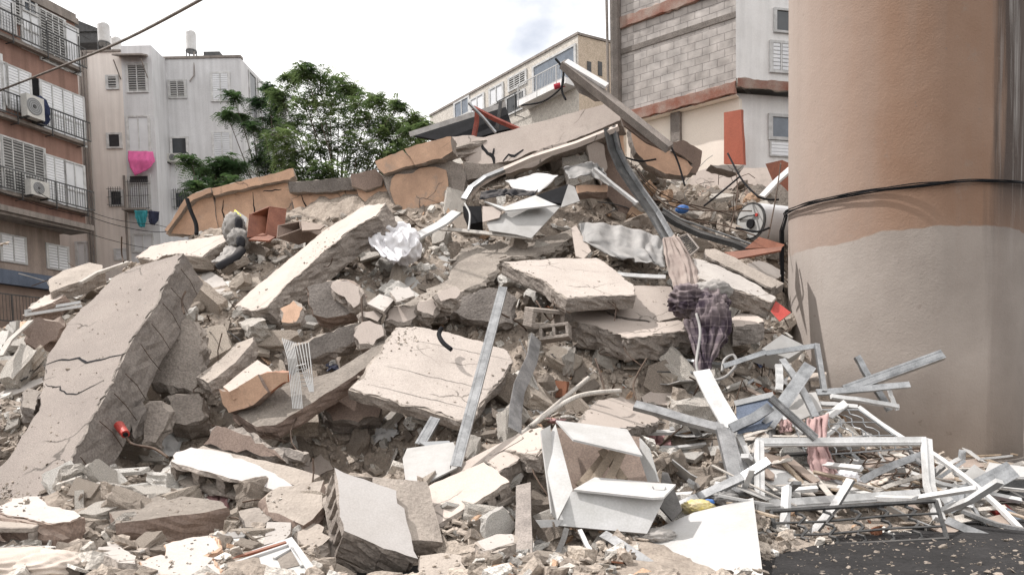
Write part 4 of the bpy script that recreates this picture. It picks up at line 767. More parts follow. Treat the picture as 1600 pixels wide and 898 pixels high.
slab('fallen_slab', 'narrow cracked slab running up to the cabinet', 'concrete slab', [(700,738),(740,712),(785,690),(812,676),(818,684),(788,702),(752,722),(712,746),(702,746)], .12, 'plaster', 'concd', {0: 8.2, 3: 9.0, 6: 8.25})
slab('fallen_slab', 'hollow cored slab corner under the cracked pale slab', 'concrete slab', [(756,720),(786,704),(812,708),(818,716),(800,728),(776,742),(768,730)], .24, 'plaster', 'conc', {0: 8.3, 3: 8.3, 5: 7.9})
# a slab of hollow blocks: top skin, bottom skin, webs; cells open on one side
def hollow(name, label, pts, dep, th, side, ncell, mt, inner='conc', cellw=.7, fill=0, jag=.02, skin=.16):
    c, n = plane_of(pts, dep, 0, th); q = [on_plane(p[0], p[1], c, n) for p in pts]; t = thing(name, label, 'block slab', c - n * th)
    b = MB(); b.slab(q, n, th * skin, .1, jag); b.build('top_skin', [M[mt], M[inner]], t); low = [p - n * th * (1 - skin) for p in q]; b = MB(); b.slab(low, n, th * skin, .1, jag); b.build('bottom_skin', [M[inner], M[inner]], t)
    i, j = side; a, d = q[i], q[j]; cen = sum(q, Vector()) / len(q); inn = n.cross(d - a).normalized()
    if inn.dot(cen - a) < 0: inn = -inn
    dep_ = min(.5, abs((cen - (a + d) / 2).dot(inn)) * 1.2); L_ = (d - a).length; u = (d - a).normalized(); cw = L_ / ncell; b = MB()
    def web(s0, s1, z0, z1, d0, d1):
        b.slab([a + u*s0 + inn*d0 - n*z0, a + u*s1 + inn*d0 - n*z0, a + u*s1 + inn*d1 - n*z0, a + u*s0 + inn*d1 - n*z0], n, z1 - z0, .12, jag * .5)
    for k in range(ncell + 1): s = k * cw; web(max(0, s - cw * (1-cellw)/2), min(L_, s + cw * (1-cellw)/2), th * skin + .002, th * (1 - skin) - .002, .01, dep_)
    web(0, L_, th * skin + .003, th * (1 - skin) - .003, dep_ * .8, dep_ * 2); b.build('web', M[inner], t)
    for s_, (e0, e1) in enumerate(()): pass
    # the other sides are closed
    b = MB(); qq = [p.lerp(cen, .04) for p in q]
    m_ = len(qq)
    for k in range(m_):
        if {k, (k + 1) % m_} == {i, j} or (i <= k < j): continue
        p0, p1 = qq[k] - n * (th * skin + .002), qq[(k + 1) % m_] - n * (th * skin + .002); ins = (cen - (qq[k] + qq[(k+1) % m_]) / 2); ins = (ins - n * ins.dot(n)).normalized() * .12
        b.slab([p0, p1, p1 + ins, p0 + ins], n, th * (1 - 2 * skin) - .004, .1, jag)
    b.build('side_wall', [M[inner], M[inner]], t)
    EXCL.append([(p[0], p[1]) for p in pts]); return t, q, n
hollow('hollow_block_slab', 'upturned white plastered wall piece with five open cells, front centre', [(521,730),(568,748),(619,766),(624,786),(633,792),(641,825),(650,872),(600,858),(537,830)], {'n': (.40,-.50,.76), 'p': (0, 6.9)}, .42, (8, 0), 5, 'plain', 'conc', .74)
EXCL.append([(498,770),(520,720),(645,755),(668,905),(500,905)])
hollow('hollow_block_slab', 'white topped hollow slab tilted over the brown block, crumbled cells', [(264,722),(272,706),(296,697),(340,702),(400,722),(440,742),(469,762),(460,772)], {'n': (.10,-.42,.9), 'p': (0, 8.0)}, .30, (0, 7), 5, 'plain', 'conc', .66, jag=.035, skin=.2)
hollow('hollow_block_slab', 'large pinkish hollow slab lying right of the front wall piece', [(637,776),(690,748),(755,721),(778,735),(797,752),(745,784),(700,810),(669,828),(650,818)], {'n': (-.15,-.42,.9), 'p': (0, 7.6)}, .26, (4, 7), 4, 'plaster', 'conc', .6, skin=.3)
hollow('hollow_block_slab', 'grey strip of open hollow blocks sloping right below the boiler', [(1100,389),(1116,388),(1150,402),(1190,426),(1214,446),(1206,450),(1160,428),(1104,400)], {0: 14.0, 4: 13.0, 7: 13.8}, .28, (5, 7), 5, 'conc', 'conc', .6, skin=.2)
def hblock(label, px, py, Y, rz, tilt=0, sc=1.0, cells=2, mat='conc'):
    c = L3(px, py, .1) if Y is None else P(px, py, Y); Rm = Euler((tilt, .08 * math.sin(rz * 5), rz)).to_matrix(); l, w_, h = .40 * sc, .20 * sc, .20 * sc; b = MB(); X, Y_, Z = Rm.col[0], Rm.col[1], Rm.col[2]; tw = .042 * sc
    for z in (-1, 1): b.box(c + Z*z*(h/2-tw/2), X*l/2, Y_*w_/2, Z*tw/2)
    for k in range(cells + 1): s = -l/2 + tw/2 + (l - tw) * k / cells; b.box(c + X*s, X*tw/2, Y_*(w_/2-.001), Z*(h/2-tw+.0005))
    o = b.build('hollow_block', M[mat]); md = o.modifiers.new('bevel', 'BEVEL'); md.width = .008; md.segments = 1; return tag(o, label, 'hollow block', 'loose hollow blocks')
hblock('grey hollow block cut by the lower left corner, beside a broken white cap', 18, 838, 6.3, .15, .1, 1.15, 1)
hblock('hollow block with a square hole, right of the steel post', 850, 497, 12.0, .5, .2, 1.5, 1)
hblock('hollow block lying behind the window frame pieces near the tower', 1262, 600, 10.8, -.5, .3, 1.3)
hblock('small hollow block below the broad tan-edged slab', 868, 520, 11.8, -.3, -.2, 1.2)
# ------------------------------------------------------------------ lower left pieces
slab('concrete_block', 'long brown faced block covered with crumbs, lower left', 'concrete block', [(165,795),(200,778),(250,772),(300,776),(345,782),(356,792),(320,800),(270,806),(225,812),(180,818)], .36, 'dirt', 'brownp', {0: 7.2, 9: 6.75, 5: 7.3}, excl=False)
slab('broken_cap', 'white topped broken piece beside the foot of the leaning slab', 'concrete piece', [(14,780),(40,776),(66,777),(72,790),(92,795),(115,800),(133,808),(110,818),(84,821),(56,818),(30,812),(0,808),(-5,796)], .3, 'white', 'brownp', {0: 6.9, 9: 6.3, 6: 6.6}, jag=.03)
slab('concrete_chunk', 'grey end piece right of the brown block', 'concrete chunk', [(412,776),(440,762),(470,752),(506,748),(508,766),(500,800),(470,818),(440,810),(418,800)], .3, 'conc', 'brownp', {0: 7.2, 4: 7.3, 6: 6.8}, jag=.05)
slab('foam_chunk', 'orange sided white chunk at the bottom left, upper of two', 'plaster chunk', [(262,852),(290,842),(325,836),(342,840),(345,858),(320,870),(280,876),(258,872)], .2, 'white', 'orange', {0: 6.1, 4: 6.0, 6: 5.85})
slab('foam_chunk', 'orange sided white chunk at the very bottom, lower of two', 'plaster chunk', [(215,880),(250,868),(300,868),(336,872),(350,900),(330,912),(230,912)], .2, 'white', 'orange', {0: 5.75, 4: 5.55, 6: 5.4})
slab('concrete_piece', 'elongated pale brick-like piece left of the orange sided chunks', 'concrete piece', [(146,848),(172,845),(214,868),(212,880),(186,878),(150,860)], .12, 'white', 'conc')
slab('concrete_piece', 'flat pale piece leaning below the brown block', 'concrete piece', [(188,858),(212,850),(248,840),(246,850),(216,862)], .08, 'conc', 'conc')
slab('concrete_block', 'small square block at bottom centre right', 'concrete block', [(744,848),(772,836),(800,836),(804,850),(778,862),(752,866)], .16, 'white', 'conc', {0: 6.2, 3: 6.15, 5: 5.95})
slab('concrete_block', 'pale upright block at the bottom edge right of the white wall piece', 'concrete block', [(652,868),(690,862),(722,866),(735,900),(730,915),(655,915)], .25, 'conc', 'conc', {0: 6.0, 3: 5.7, 5: 5.6})
slab('plaster_slab', 'small bright square piece left of the white wall piece', 'plaster piece', [(415,815),(455,814),(458,832),(440,846),(412,850)], .06, 'white', 'conc', {0: 6.75, 2: 6.6, 4: 6.4})
slab('concrete_chunk', 'rounded grey lump left of the white wall piece', 'concrete chunk', [(462,828),(486,816),(508,822),(506,850),(490,860),(466,852)], .3, 'conc', 'conc', {0: 6.8, 2: 6.8, 4: 6.4}, jag=.06)
slab('concrete_chunk', 'dark grey stone beside the brown block', 'concrete chunk', [(374,798),(396,790),(412,796),(418,812),(406,824),(384,822)], .22, 'concd', 'concd', {0: 7.0, 2: 7.0, 4: 6.7}, jag=.05)
slab('plaster_slab', 'grey smooth plate above the white wall piece', 'plaster piece', [(474,730),(500,708),(516,720),(522,732),(500,742),(478,744)], .06, 'plaster', 'conc')
# ------------------------------------------------------------------ left middle pieces
def lump(name, label, pts, Y, th, mt, ms, jag=.05, cat='concrete chunk', tilt=.2): return face(name, label, cat, pts, Y, th, mt, ms, jag=jag, tilt=tilt)[0]
lump('column_stump', 'broken round column piece in the shade behind the leaning slab', [(240,520),(262,500),(290,498),(312,505),(316,540),(318,580),(312,612),(286,612),(258,606),(236,600),(228,570)], (10.6,10.7), .5, 'conc', 'conc', tilt=.4)
lump('column_stump', 'lower squarish column piece hanging over the dark gap', [(262,618),(300,614),(318,620),(325,648),(316,658),(264,662)], (10.1,10.2), .5, 'conc', 'conc')
lump('concrete_chunk', 'pear shaped grey chunk wedged behind the leaning slab', [(238,626),(252,624),(264,644),(262,668),(244,692),(222,696),(218,676),(228,650)], (9.5,9.6), .3, 'conc', 'conc')
lump('concrete_chunk', 'narrow chunk leaning between the leaning slab and the pear shaped chunk', [(206,640),(222,626),(230,640),(222,664),(206,680),(198,665)], (9.3,9.4), .3, 'concd', 'concd')
o, c, n, top = slab('concrete_bar', 'grey square bar with a white top pointing up right', 'concrete bar', [(308,588),(345,560),(368,536),(396,526),(392,540),(368,566),(338,590),(325,598)], .22, 'conc', 'conc', {0: 10.4, 3: 11.4, 6: 10.2})
o, c, n, top = slab('orange_block', 'orange faced block below the grey square bar', 'plastered block', [(348,604),(372,584),(402,562),(420,572),(428,582),(403,590),(358,612)], .12, 'plaster', 'orange', {0: 9.95, 2: 10.6, 5: 9.9}, jag=.01)
face('orange_coating', 'smooth orange plaster front on a block', None, [(352,610),(403,586),(419,612),(395,630),(360,646),(346,632)], (9.75,9.7), .2, 'orange', 'conc', cat_ if False else o) if False else None
face('plastered_block', 'plain orange block front facing the street, mid left', 'plastered block', [(340,608),(356,609),(403,586),(419,612),(395,630),(358,646),(348,632)], (9.80,9.75), .25, 'orange', 'brownp', jag=.02)
face('plastered_block', 'darker red-orange block front beside the plain one', 'plastered block', [(406,585),(430,578),(451,580),(452,596),(438,602),(420,613)], (9.82,9.9), .25, 'orange', 'brick', jag=.02)
slab('floor_slab_edge', 'long dark tilted floor slab over the cavity at mid left', 'concrete slab', [(360,640),(400,620),(450,600),(520,580),(560,556),(600,528),(604,545),(570,575),(520,610),(470,640),(430,664),(400,668)], .22, 'dirt', 'brownp', {0: 10.0, 5: 11.2, 9: 9.8}, excl=False)
lump('concrete_beam', 'grey beam end sticking out above the cavity', [(440,548),(480,532),(520,516),(560,506),(566,524),(540,540),(500,558),(450,574)], (10.9,11.2), .35, 'concd', 'conc')
lump('concrete_chunk', 'pale lumpy block at the right tip of the grey beam', [(556,510),(578,501),(596,508),(598,524),(584,540),(562,540),(552,524)], (11.0,11.0), .35, 'plaster', 'conc')
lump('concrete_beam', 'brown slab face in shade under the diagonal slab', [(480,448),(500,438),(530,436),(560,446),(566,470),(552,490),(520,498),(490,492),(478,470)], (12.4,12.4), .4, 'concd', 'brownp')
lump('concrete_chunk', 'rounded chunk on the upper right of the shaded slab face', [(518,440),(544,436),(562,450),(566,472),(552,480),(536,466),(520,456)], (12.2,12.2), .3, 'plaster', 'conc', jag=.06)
lump('concrete_chunk', 'orange sided stone at the foot of the diagonal slab', [(437,482),(460,472),(474,480),(468,502),(440,506)], (11.9,11.9), .2, 'orange', 'conc')
for i, (pts, lb) in enumerate([([(600,484),(620,476),(652,478),(654,494),(640,504),(602,503)], 'orange brown lump left of the steel post'), ([(562,486),(588,480),(598,492),(590,502),(566,500)], 'pale lump in the row under the white tiles'),
        ([(648,470),(674,462),(686,478),(680,494),(662,498),(650,486)], 'rounded lump in the middle of the row under the white tiles'), ([(684,458),(712,446),(722,454),(712,466),(690,472)], 'long lump at the right end of the row under the tiles')]):
    lump('concrete_chunk', lb, pts, (11.7,11.8), .35, 'plaster', 'conc', jag=.07)
slab('floor_tile', 'white square tile tipped on a chunk, left one of two', 'tile', [(573,474),(593,459),(617,467),(600,486)], .05, 'white', 'conc', {0: 12.0, 2: 12.0, 1: 12.4}, jag=.005)
slab('floor_tile', 'white chipped tile beside its square neighbour', 'tile', [(609,456),(618,447),(632,450),(640,448),(650,462),(620,472)], .05, 'white', 'conc', {0: 12.0, 4: 12.0, 2: 12.4}, jag=.02)
slab('floor_tile', 'grey five cornered tile left of the brown slab', 'tile', [(664,410),(690,398),(704,400),(706,421),(683,434)], .03, 'wlam', 'conc')
slab('floor_tile', 'pale grey tile in the scatter of tiles above the lumps', 'tile', [(626,440),(636,432),(650,432),(662,450),(638,452)], .04, 'wlam', 'conc')
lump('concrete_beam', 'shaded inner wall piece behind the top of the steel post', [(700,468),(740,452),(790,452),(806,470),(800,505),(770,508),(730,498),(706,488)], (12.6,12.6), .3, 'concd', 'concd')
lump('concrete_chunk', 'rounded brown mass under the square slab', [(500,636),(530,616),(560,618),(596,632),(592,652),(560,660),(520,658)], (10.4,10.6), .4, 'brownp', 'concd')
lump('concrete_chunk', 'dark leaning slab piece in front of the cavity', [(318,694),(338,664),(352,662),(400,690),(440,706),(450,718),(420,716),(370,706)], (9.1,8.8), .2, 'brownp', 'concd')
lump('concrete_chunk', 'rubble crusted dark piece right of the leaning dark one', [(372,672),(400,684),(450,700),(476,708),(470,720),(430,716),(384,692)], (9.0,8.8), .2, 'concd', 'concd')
# far left
slab('fallen_slab', 'grey slab poking up before the brown block, far left', 'concrete slab', [(76,436),(100,422),(140,410),(160,414),(162,424),(130,438),(100,448),(78,456)], .25, 'conc', 'conc', {0: 14.2, 3: 15.0, 6: 13.9})
slab('fallen_slab', 'tan faced slab below the grey poking slab', 'concrete slab', [(44,482),(70,464),(98,455),(103,462),(84,474),(50,486)], .25, 'plaster', 'brownp', {0: 13.6, 2: 14.2, 4: 13.5})
lump('sheet_bundle', 'brown crumpled bundle left of the leaning slab', [(40,506),(62,494),(92,498),(102,510),(88,530),(60,544),(38,536)], (12.2,12.4), .4, 'brownp', 'brownp', jag=.08, cat='bundle')
slab('concrete_block', 'squared concrete stub at the left edge of the leaning slab', 'concrete block', [(32,614),(44,606),(66,612),(62,628),(56,640),(34,636)], .4, 'concd', 'concd', {0: 9.6, 2: 9.7, 4: 9.3}, jag=.04)
slab('white_board', 'white board lying left of the leaning slab', 'board', [(0,612),(30,600),(68,588),(70,596),(44,608),(0,626),(-12,622)], .04, 'white', 'conc')
slab('white_board', 'orange stained board at the far left edge', 'board', [(-10,520),(14,506),(44,500),(46,508),(16,524),(-10,540)], .05, 'orange', 'conc')
# ------------------------------------------------------------------ household things on the heap
M['darkgalv'] = material('dull_steel', (.26,.26,.26), (.14,.14,.14), sc=5, rough=.5, bump=.1, metal=.5, dust=.15)
M['cwhite'] = fabric('white_plastic_bag', (.74,.73,.74), (.66,.65,.67), .5); M['cgrey'] = fabric('dusty_grey_cloth', (.36,.34,.32)); M['cbeige'] = fabric('beige_curtain', (.33,.275,.245), (.24,.19,.17))
M['cpink'] = fabric('dusty_pink_cloth', (.50,.34,.32), (.42,.28,.27)); M['tarp'] = fabric('grey_sheeting', (.33,.32,.31), (.22,.215,.21), .7); M['cblack'] = fabric('black_cloth', (.03,.03,.034)); M['cream_cloth'] = fabric('cream_sacking', (.62,.54,.47), (.54,.46,.40))
M['yellow'] = fabric('yellow_print', (.62,.50,.10), (.60,.52,.38), .5); M['blue'] = material('blue_plastic', (.06,.18,.50), rough=.5, bump=.05, dust=.1); M['redp'] = material('red_plastic', (.42,.05,.04), rough=.5, bump=.1, dust=.1)
M['yel'] = material('lemon_yellow', (.75,.70,.06), rough=.6, bump=.05, dust=0)
def plaid():
    m = bpy.data.materials.new('purple_blanket'); m.use_nodes = True; nt = m.node_tree; N = nt.nodes; L = nt.links; b_ = N['Principled BSDF']; tc = N.new('ShaderNodeTexCoord'); base = None
    n = N.new('ShaderNodeTexNoise'); n.inputs['Scale'].default_value = 3; n.inputs['Detail'].default_value = 8; L.new(tc.outputs['Object'], n.inputs[0]); r = N.new('ShaderNodeValToRGB'); r.color_ramp.elements[0].position = .4; r.color_ramp.elements[1].position = .68
    r.color_ramp.elements[0].color = (.04,.027,.04,1); r.color_ramp.elements[1].color = (.19,.155,.155,1); L.new(n.outputs[0], r.inputs[0]); out = r.outputs[0]
    for d in ('X', 'Z'):
        w_ = N.new('ShaderNodeTexWave'); w_.bands_direction = d; w_.inputs['Scale'].default_value = 2.2; w_.inputs['Distortion'].default_value = 2; L.new(tc.outputs['Object'], w_.inputs[0])
        mr = N.new('ShaderNodeMapRange'); mr.inputs[1].default_value = .93; mr.inputs[2].default_value = .98; mr.inputs[3].default_value = 0; mr.inputs[4].default_value = .22; L.new(w_.outputs[0], mr.inputs[0])
        mi = N.new('ShaderNodeMix'); mi.data_type = 'RGBA'; L.new(mr.outputs[0], mi.inputs[0]); L.new(out, mi.inputs[6]); mi.inputs[7].default_value = (.34,.28,.28,1); out = mi.outputs[2]
    L.new(out, b_.inputs['Base Color']); b_.inputs['Roughness'].default_value = 1; return m
M['plaid'] = plaid()
def panel(name, pts3, th, mats, parent=None, label=None, cat=None, jag=0, flip=False, excl=True):
    """a flat board through 3D corner points (given as px, py, distance)"""
    q = [P(*p) for p in pts3]; n = (q[1]-q[0]).cross(q[2]-q[0]).normalized()
    if n.dot(q[0]-EYE) > 0: n = -n
    q = [v if i < 3 else on_plane(pts3[i][0], pts3[i][1], q[0], n) for i, v in enumerate(q)]
    b = MB(); b.slab(q, n, th, .3 if jag == 0 else .12, jag); o = b.build(name, [M[m] for m in mats], parent)
    if parent is None: tag(o, label, cat)
    elif label: o['label'] = label
    if excl: EXCL.append([(p[0], p[1]) for p in pts3])
    return o
# --- open white kitchen cabinet
t = thing('kitchen_cabinet', 'white kitchen cabinet lying open with its doors hanging, right of centre', 'cabinet', P(950,815,7.0))
panel('upper_door', [(870,657,7.9),(1004,712,7.3),(896,685,7.5),(875,663,0.1)][:3] + [(870,657,7.9)][:0], .02, ('wenamel','wenamel'), t) if False else None
o = panel('upper_door', [(896,686,7.45),(1004,711,7.35),(980,670,8.0),(869,656,8.05)], .022, ('wenamel','wenamel'), t)
panel('side_panel', [(847,700,7.65),(868,662,8.0),(895,765,7.2),(893,768,0),(871,811,0)], .022, ('wenamel','wenamel'), t)
panel('outer_side', [(845,672,7.75),(860,664,7.9),(871,810,7.0),(862,800,0)], .02, ('wlam','wlam'), t)
panel('base_tab', [(837,812,6.95),(845,824,6.95),(872,822,6.98),(880,811,0)], .02, ('wenamel','wenamel'), t)
panel('bottom_panel', [(893,767,7.15),(1037,780,7.0),(1011,833,6.85),(869,820,0)], .022, ('wenamel','wenamel'), t)
o = panel('lower_door', [(896,764,7.1),(929,745,7.5),(1056,756,7.3),(1037,776,0),(1020,777,0)], .022, ('wenamel','wenamel'), t)
b = MB(); b.tube([P(1020,760,7.18), P(1022,765,7.12), P(1038,766,7.10), P(1040,761,7.15)], .006, 6); b.build('handle', M['galv'], o); 
panel('side_panel', [(999,684,7.9),(1013,700,7.7),(1028,752,7.4),(1012,752,0),(1000,716,0)], .022, ('wenamel','wenamel'), t)
panel('back_panel', [(868,668,8.15),(1000,682,8.2),(1014,752,7.9),(890,768,0)], .01, ('brownp','brownp'), t)
for i, (a, b_) in enumerate([((905,760,7.5),(945,712,7.9)),((925,755,7.5),(962,700,7.9)),((950,752,7.5),(972,706,7.9)),((975,750,7.6),(940,702,7.9))]): bb = MB(); bb.bar(P(*a), P(*b_), .09, .02, (0,-1,.4)); bb.build('shelf_piece', M['wood'], t)
def bar(name, label, a, b_, wd, t_, mat, cat='metal bar', up=(0,-.8,.5), ch=False, group=None):
    p = L3(*a) if a[2] < 3 else P(*a); q = L3(*b_) if b_[2] < 3 else P(*b_); b = MB()
    if ch: b.channel(p, q, wd, t_, up)
    else:
        r_ = random.Random(len(label)); k = 9; w0 = Vector((r_.gauss(0,1), r_.gauss(0,1), r_.gauss(0,1))) * .018 * (q-p).length; up_ = Vector(up)
        strip3(b, [tuple(p.lerp(q, i/(k-1)) + w0*math.sin(math.pi*i/(k-1)) + Vector((noise.noise(p*3+Vector((i,0,0))), noise.noise(p*3+Vector((0,i,0))), noise.noise(p*3+Vector((0,0,i)))))*.008) for i in range(k)], wd, t_, up_, raw=True)
    return tag(b.build(name, M[mat]), label, cat, group)
bar('steel_post', 'tall straight galvanised post standing across the square slab', (786,448,10.6), (712,728,7.9), .125, .05, 'galv', 'steel post', ch=True)
bar('steel_post', 'short grey steel profile passing behind the foot of the tall post', (680,652,9.3), (656,694,8.9), .13, .05, 'galv', 'steel post', ch=True)
strip('metal_strip', 'twisted galvanised strip hanging right of the square slab', [(838,527,11.2),(832,560,10.6),(812,605,9.9),(806,640,9.5),(805,672,9.2)], .20, .012, 'galv', 'metal strip', (.5,-.8,.2))
panel('plank', [(806,758,7.6),(829,752,7.6),(832,868,6.5),(804,866,0)], .03, ('ledge','ledge'), None, 'upright grey plank left of the cabinet', 'plank', jag=.004)
panel('white_board', [(629,716,8.4),(636,700,8.6),(708,690,8.6),(716,706,0),(714,730,0),(636,768,0)], .02, ('wlam','wlam'), None, 'white board with a bent corner at the foot of the tall post', 'board')
panel('white_board', [(655,690,8.9),(702,688,8.8),(716,722,8.3),(690,712,0)], .02, ('shutg','shutg'), None, 'greyer board leaning behind the bent white board', 'board')
o = panel('white_board', [(1020,828,7.2),(1084,800,7.55),(1177,777,7.75),(1193,905,0),(960,905,0),(990,860,0)], .02, ('wenamel','wenamel'), None, 'large smooth white board at the bottom, left of the window frame', 'board')
bar('steel_prop', 'thin black and white leg below the cabinet, left one', (886,824,6.8), (868,872,6.35), .05, .03, 'dsteel', 'leg post'); bar('steel_prop', 'white slanting leg below the cabinet, right one', (906,826,6.8), (940,888,6.2), .04, .03, 'alu', 'leg post')
bar('metal_rail', 'long dusty metal rail slanting under the white board', (942,832,6.9), (1060,910,5.9), .09, .05, 'galv', 'rail'); 
bar('steel_post', 'bright steel profile running down from the left foot of the window frame', (1180,800,8.0), (1232,908,6.4), .09, .05, 'galv', 'steel post', ch=True)
panel('dark_board', [(1035,736,7.9),(1044,738,7.9),(1066,796,7.4),(1050,812,0),(1030,790,0)], .02, ('dsteel','dsteel'), None, 'dark panel between the cabinet and the yellow bag', 'panel_board' if False else 'board')
# --- white aluminium window frame
t = thing('window_casement', 'large empty white aluminium window frame lying at lower right', 'window frame', P(1320,800,8.1))
def fbar(a, b_, w_=.10, th=.06, nm='frame_bar', mat='alu', up=(0,-.9,.35)):
    p, q = P(*a), P(*b_); b = MB(); b.bar(p, q, w_, th, up); x = (q-p).cross(Vector(up)).normalized(); u2 = x.cross((q-p).normalized()).normalized(); b.bar(p + x*w_*.22 + u2*th*.55, q + x*w_*.22 + u2*th*.55, .012, .02, up); return b.build(nm, M[mat], t)
fbar((1182,691,8.7), (1446,689,8.85)); fbar((1186,690,8.68), (1187,800,8.0), .10); fbar((1180,790,8.1), (1436,772,8.25), .11); fbar((1447,686,8.83), (1452,760,8.45), .115); fbar((1452,758,8.45), (1468,812,8.0), .115)
panel('plastic_board', [(1193,720,8.9),(1232,719,8.9),(1243,748,8.6),(1252,776,0),(1250,782,0),(1194,786,0)], .03, ('wenamel','wenamel'), None, 'rounded white plastic door seen through the left of the window frame', 'panel')
# --- metal arms and profiles at right
strip('steel_profile', 'white flat profile standing between the pink cloth and the purple blanket', [(1096,578,9.9),(1118,622,9.5),(1144,666,9.1)], .23, .03, 'alu', 'steel profile', (0,-.9,.4))
bar('steel_profile', 'grooved steel profile dropping to the white board', (1132,668,9.0), (1160,775,8.0), .20, .06, 'galv', 'steel profile', ch=True); bar('steel_profile', 'thin white profile beside the grooved one', (1152,672,9.05), (1178,730,8.7), .07, .04, 'alu', 'steel profile')
bar('steel_strut', 'broad galvanised arm with a bolt hole, upper end torn', (1266,570,9.6), (1200,664,9.0), .17, .05, 'galv', 'steel arm', ch=True)
bar('steel_strut', 'dark steel arm crossing under the torn galvanised arm', (1205,620,8.9), (1276,684,8.7), .09, .04, 'darkgalv', 'steel arm', ch=True)
bar('steel_strut', 'steel arm reaching left from the crossing arms', (1204,634,9.0), (1142,668,8.95), .12, .05, 'galv', 'steel arm')
strip('steel_strut', 'long bent shiny arm running left behind the cabinet', [(992,630,9.5),(1030,640,9.4),(1075,654,9.2),(1130,668,9.05)], .15, .06, 'galv', 'steel arm')
bar('steel_strut', 'short grey arm dropping behind the torn arm', (1222,560,10.0), (1275,650,9.3), .09, .04, 'galv', 'steel arm')
t = thing('metal_surround', 'thin grey frame standing against the foot of the tower', 'frame', P(1240,620,10.2))
for a, b_ in (((1130,572,10.6),(1196,550,10.6)),((1196,552,10.6),(1276,540,10.7)),((1276,538,10.7),(1288,612,10.1))): b = MB(); b.bar(P(*a), P(*b_), .07, .05, (0,-1,.2)); b.build('frame_bar', M['galv'], t)
bar('steel_post', 'short white upright stub in front of the thin grey frame', (1217,568,9.9), (1218,608,9.7), .09, .04, 'alu', 'steel post')
panel('sheet_metal', [(1150,630,9.5),(1206,618,9.5),(1214,650,9.1),(1198,668,0),(1152,676,0)], .02, ('bluew','bluew'), None, 'dark blue-grey metal sheet under the steel arms', 'metal sheet')
b = MB(); b.bar(P(1148,630,9.45), P(1208,616,9.45), .07, .03, (0,-1,.3)); tag(b.build('trim_rail', M['alu']), 'pale rail along the top of the dark blue-grey sheet', 'rail')
bar('steel_channel', 'longest steel channel sticking out before the tower', (1320,608,10.3), (1474,552,10.3), .14, .07, 'galv', 'steel channel', ch=True)
bar('steel_channel', 'lower thin channel sticking out before the tower', (1276,612,10.1), (1422,600,10.1), .09, .04, 'galv', 'steel channel'); bar('steel_channel', 'steel bar leaning left, crossing behind the longest channel', (1340,556,10.5), (1392,640,10.2), .09, .05, 'galv', 'steel channel')
bar('steel_channel', 'bright ribbed bar below the crossing channels', (1300,618,10.0), (1405,634,10.1), .06, .05, 'alu', 'steel channel'); bar('steel_channel', 'small spike beside the crossing channels', (1390,606,10.2), (1403,640,10.1), .05, .03, 'alu', 'steel channel')
for a, b_, lb in (((1240,628,9.9),(1340,634,9.7),'upper left bar of the bent white pole frame'),((1342,634,9.7),(1420,688,9.2),'sloping middle bar of the bent white pole frame'),((1448,700,9.1),(1600,828,7.9),'long white bar running down right from the window frame')): bar('white_bar', lb, a, b_, .055, .045, 'alu')
panel('white_board', [(1286,648,9.6),(1318,624,9.8),(1326,632,9.6),(1300,652,0)], .02, ('wenamel','wenamel'), None, 'small bright board tipped above the pink cloth', 'board')
panel('white_board', [(1222,618,10.0),(1275,612,10.0),(1285,640,9.6),(1240,660,0)], .02, ('wlam','wlam'), None, 'grey white board behind the crossing steel arms', 'board')
t = thing('steel_gutter', 'broad dark half-open steel gutter pointing up right near the right edge', 'gutter', P(1490,780,8.6))
b = MB(); b.channel(P(1476,790,8.4), P(1583,732,8.8), .22, .10, (-.2,-.9,.4)); b.build('channel', M['galv'], t)
t = thing('white_appliance', 'grey box with a white rounded top at the right edge', 'appliance', P(1590,790,9.2))
panel('body', [(1538,742,9.2),(1660,748,9.2),(1660,800,9.1),(1534,768,0)], .6, ('dsteel','dsteel'), t); panel('lid', [(1536,742,9.15),(1546,722,9.5),(1660,735,9.5),(1660,752,0)], .05, ('wenamel','wenamel'), t)
panel('glass_pane', [(1566,828,8.3),(1574,792,8.5),(1606,812,8.4),(1610,850,0)], .01, ('glassb','glassb'), None, 'bluish glass sheet at the right edge', 'glass sheet')
panel('red_box', [(1546,790,8.8),(1572,786,8.8),(1582,796,8.6),(1556,800,0)], .06, ('redp','redp'), None, 'small red and white box near the right edge', 'box')
panel('white_board', [(1300,724,9.2),(1330,716,9.3),(1370,730,9.2),(1320,752,0)], .02, ('wlam','wlam'), None, 'creamy board inside the window frame', 'board') if False else None
for i, (a, b_, w_, lb) in enumerate([((1478,812,7.9),(1600,858,7.4),.10,'flat grey rail under the gutter'),((1470,780,8.4),(1500,765,8.6),.12,'short white bracket left of the gutter'),((1300,800,8.2),(1450,740,8.9),.05,'pale rail rising behind the window frame'),((1330,760,8.8),(1452,706,9.2),.09,'whitish strip rising to the frame corner'),
      ((1480,742,9.6),(1560,748,9.6),.05,'thin bar lying before the tower foot'),((1500,756,9.8),(1600,722,10.2),.06,'pale rod behind the gutter'),((1420,700,9.4),(1440,724,9.0),.05,'short rod at the frame corner'),((1500,715,10),(1460,744,9.5),.05,'bent rod beside the tower foot'),
      ((1440,745,9.1),(1530,790,8.6),.05,'rod passing under the gutter'),((1510,770,8.5),(1545,828,8.0),.035,'crooked thin rod below the gutter')]): bar('metal_rail', lb, a, b_, w_, .03, ('galv','alu','slatw')[i % 3], 'rail')
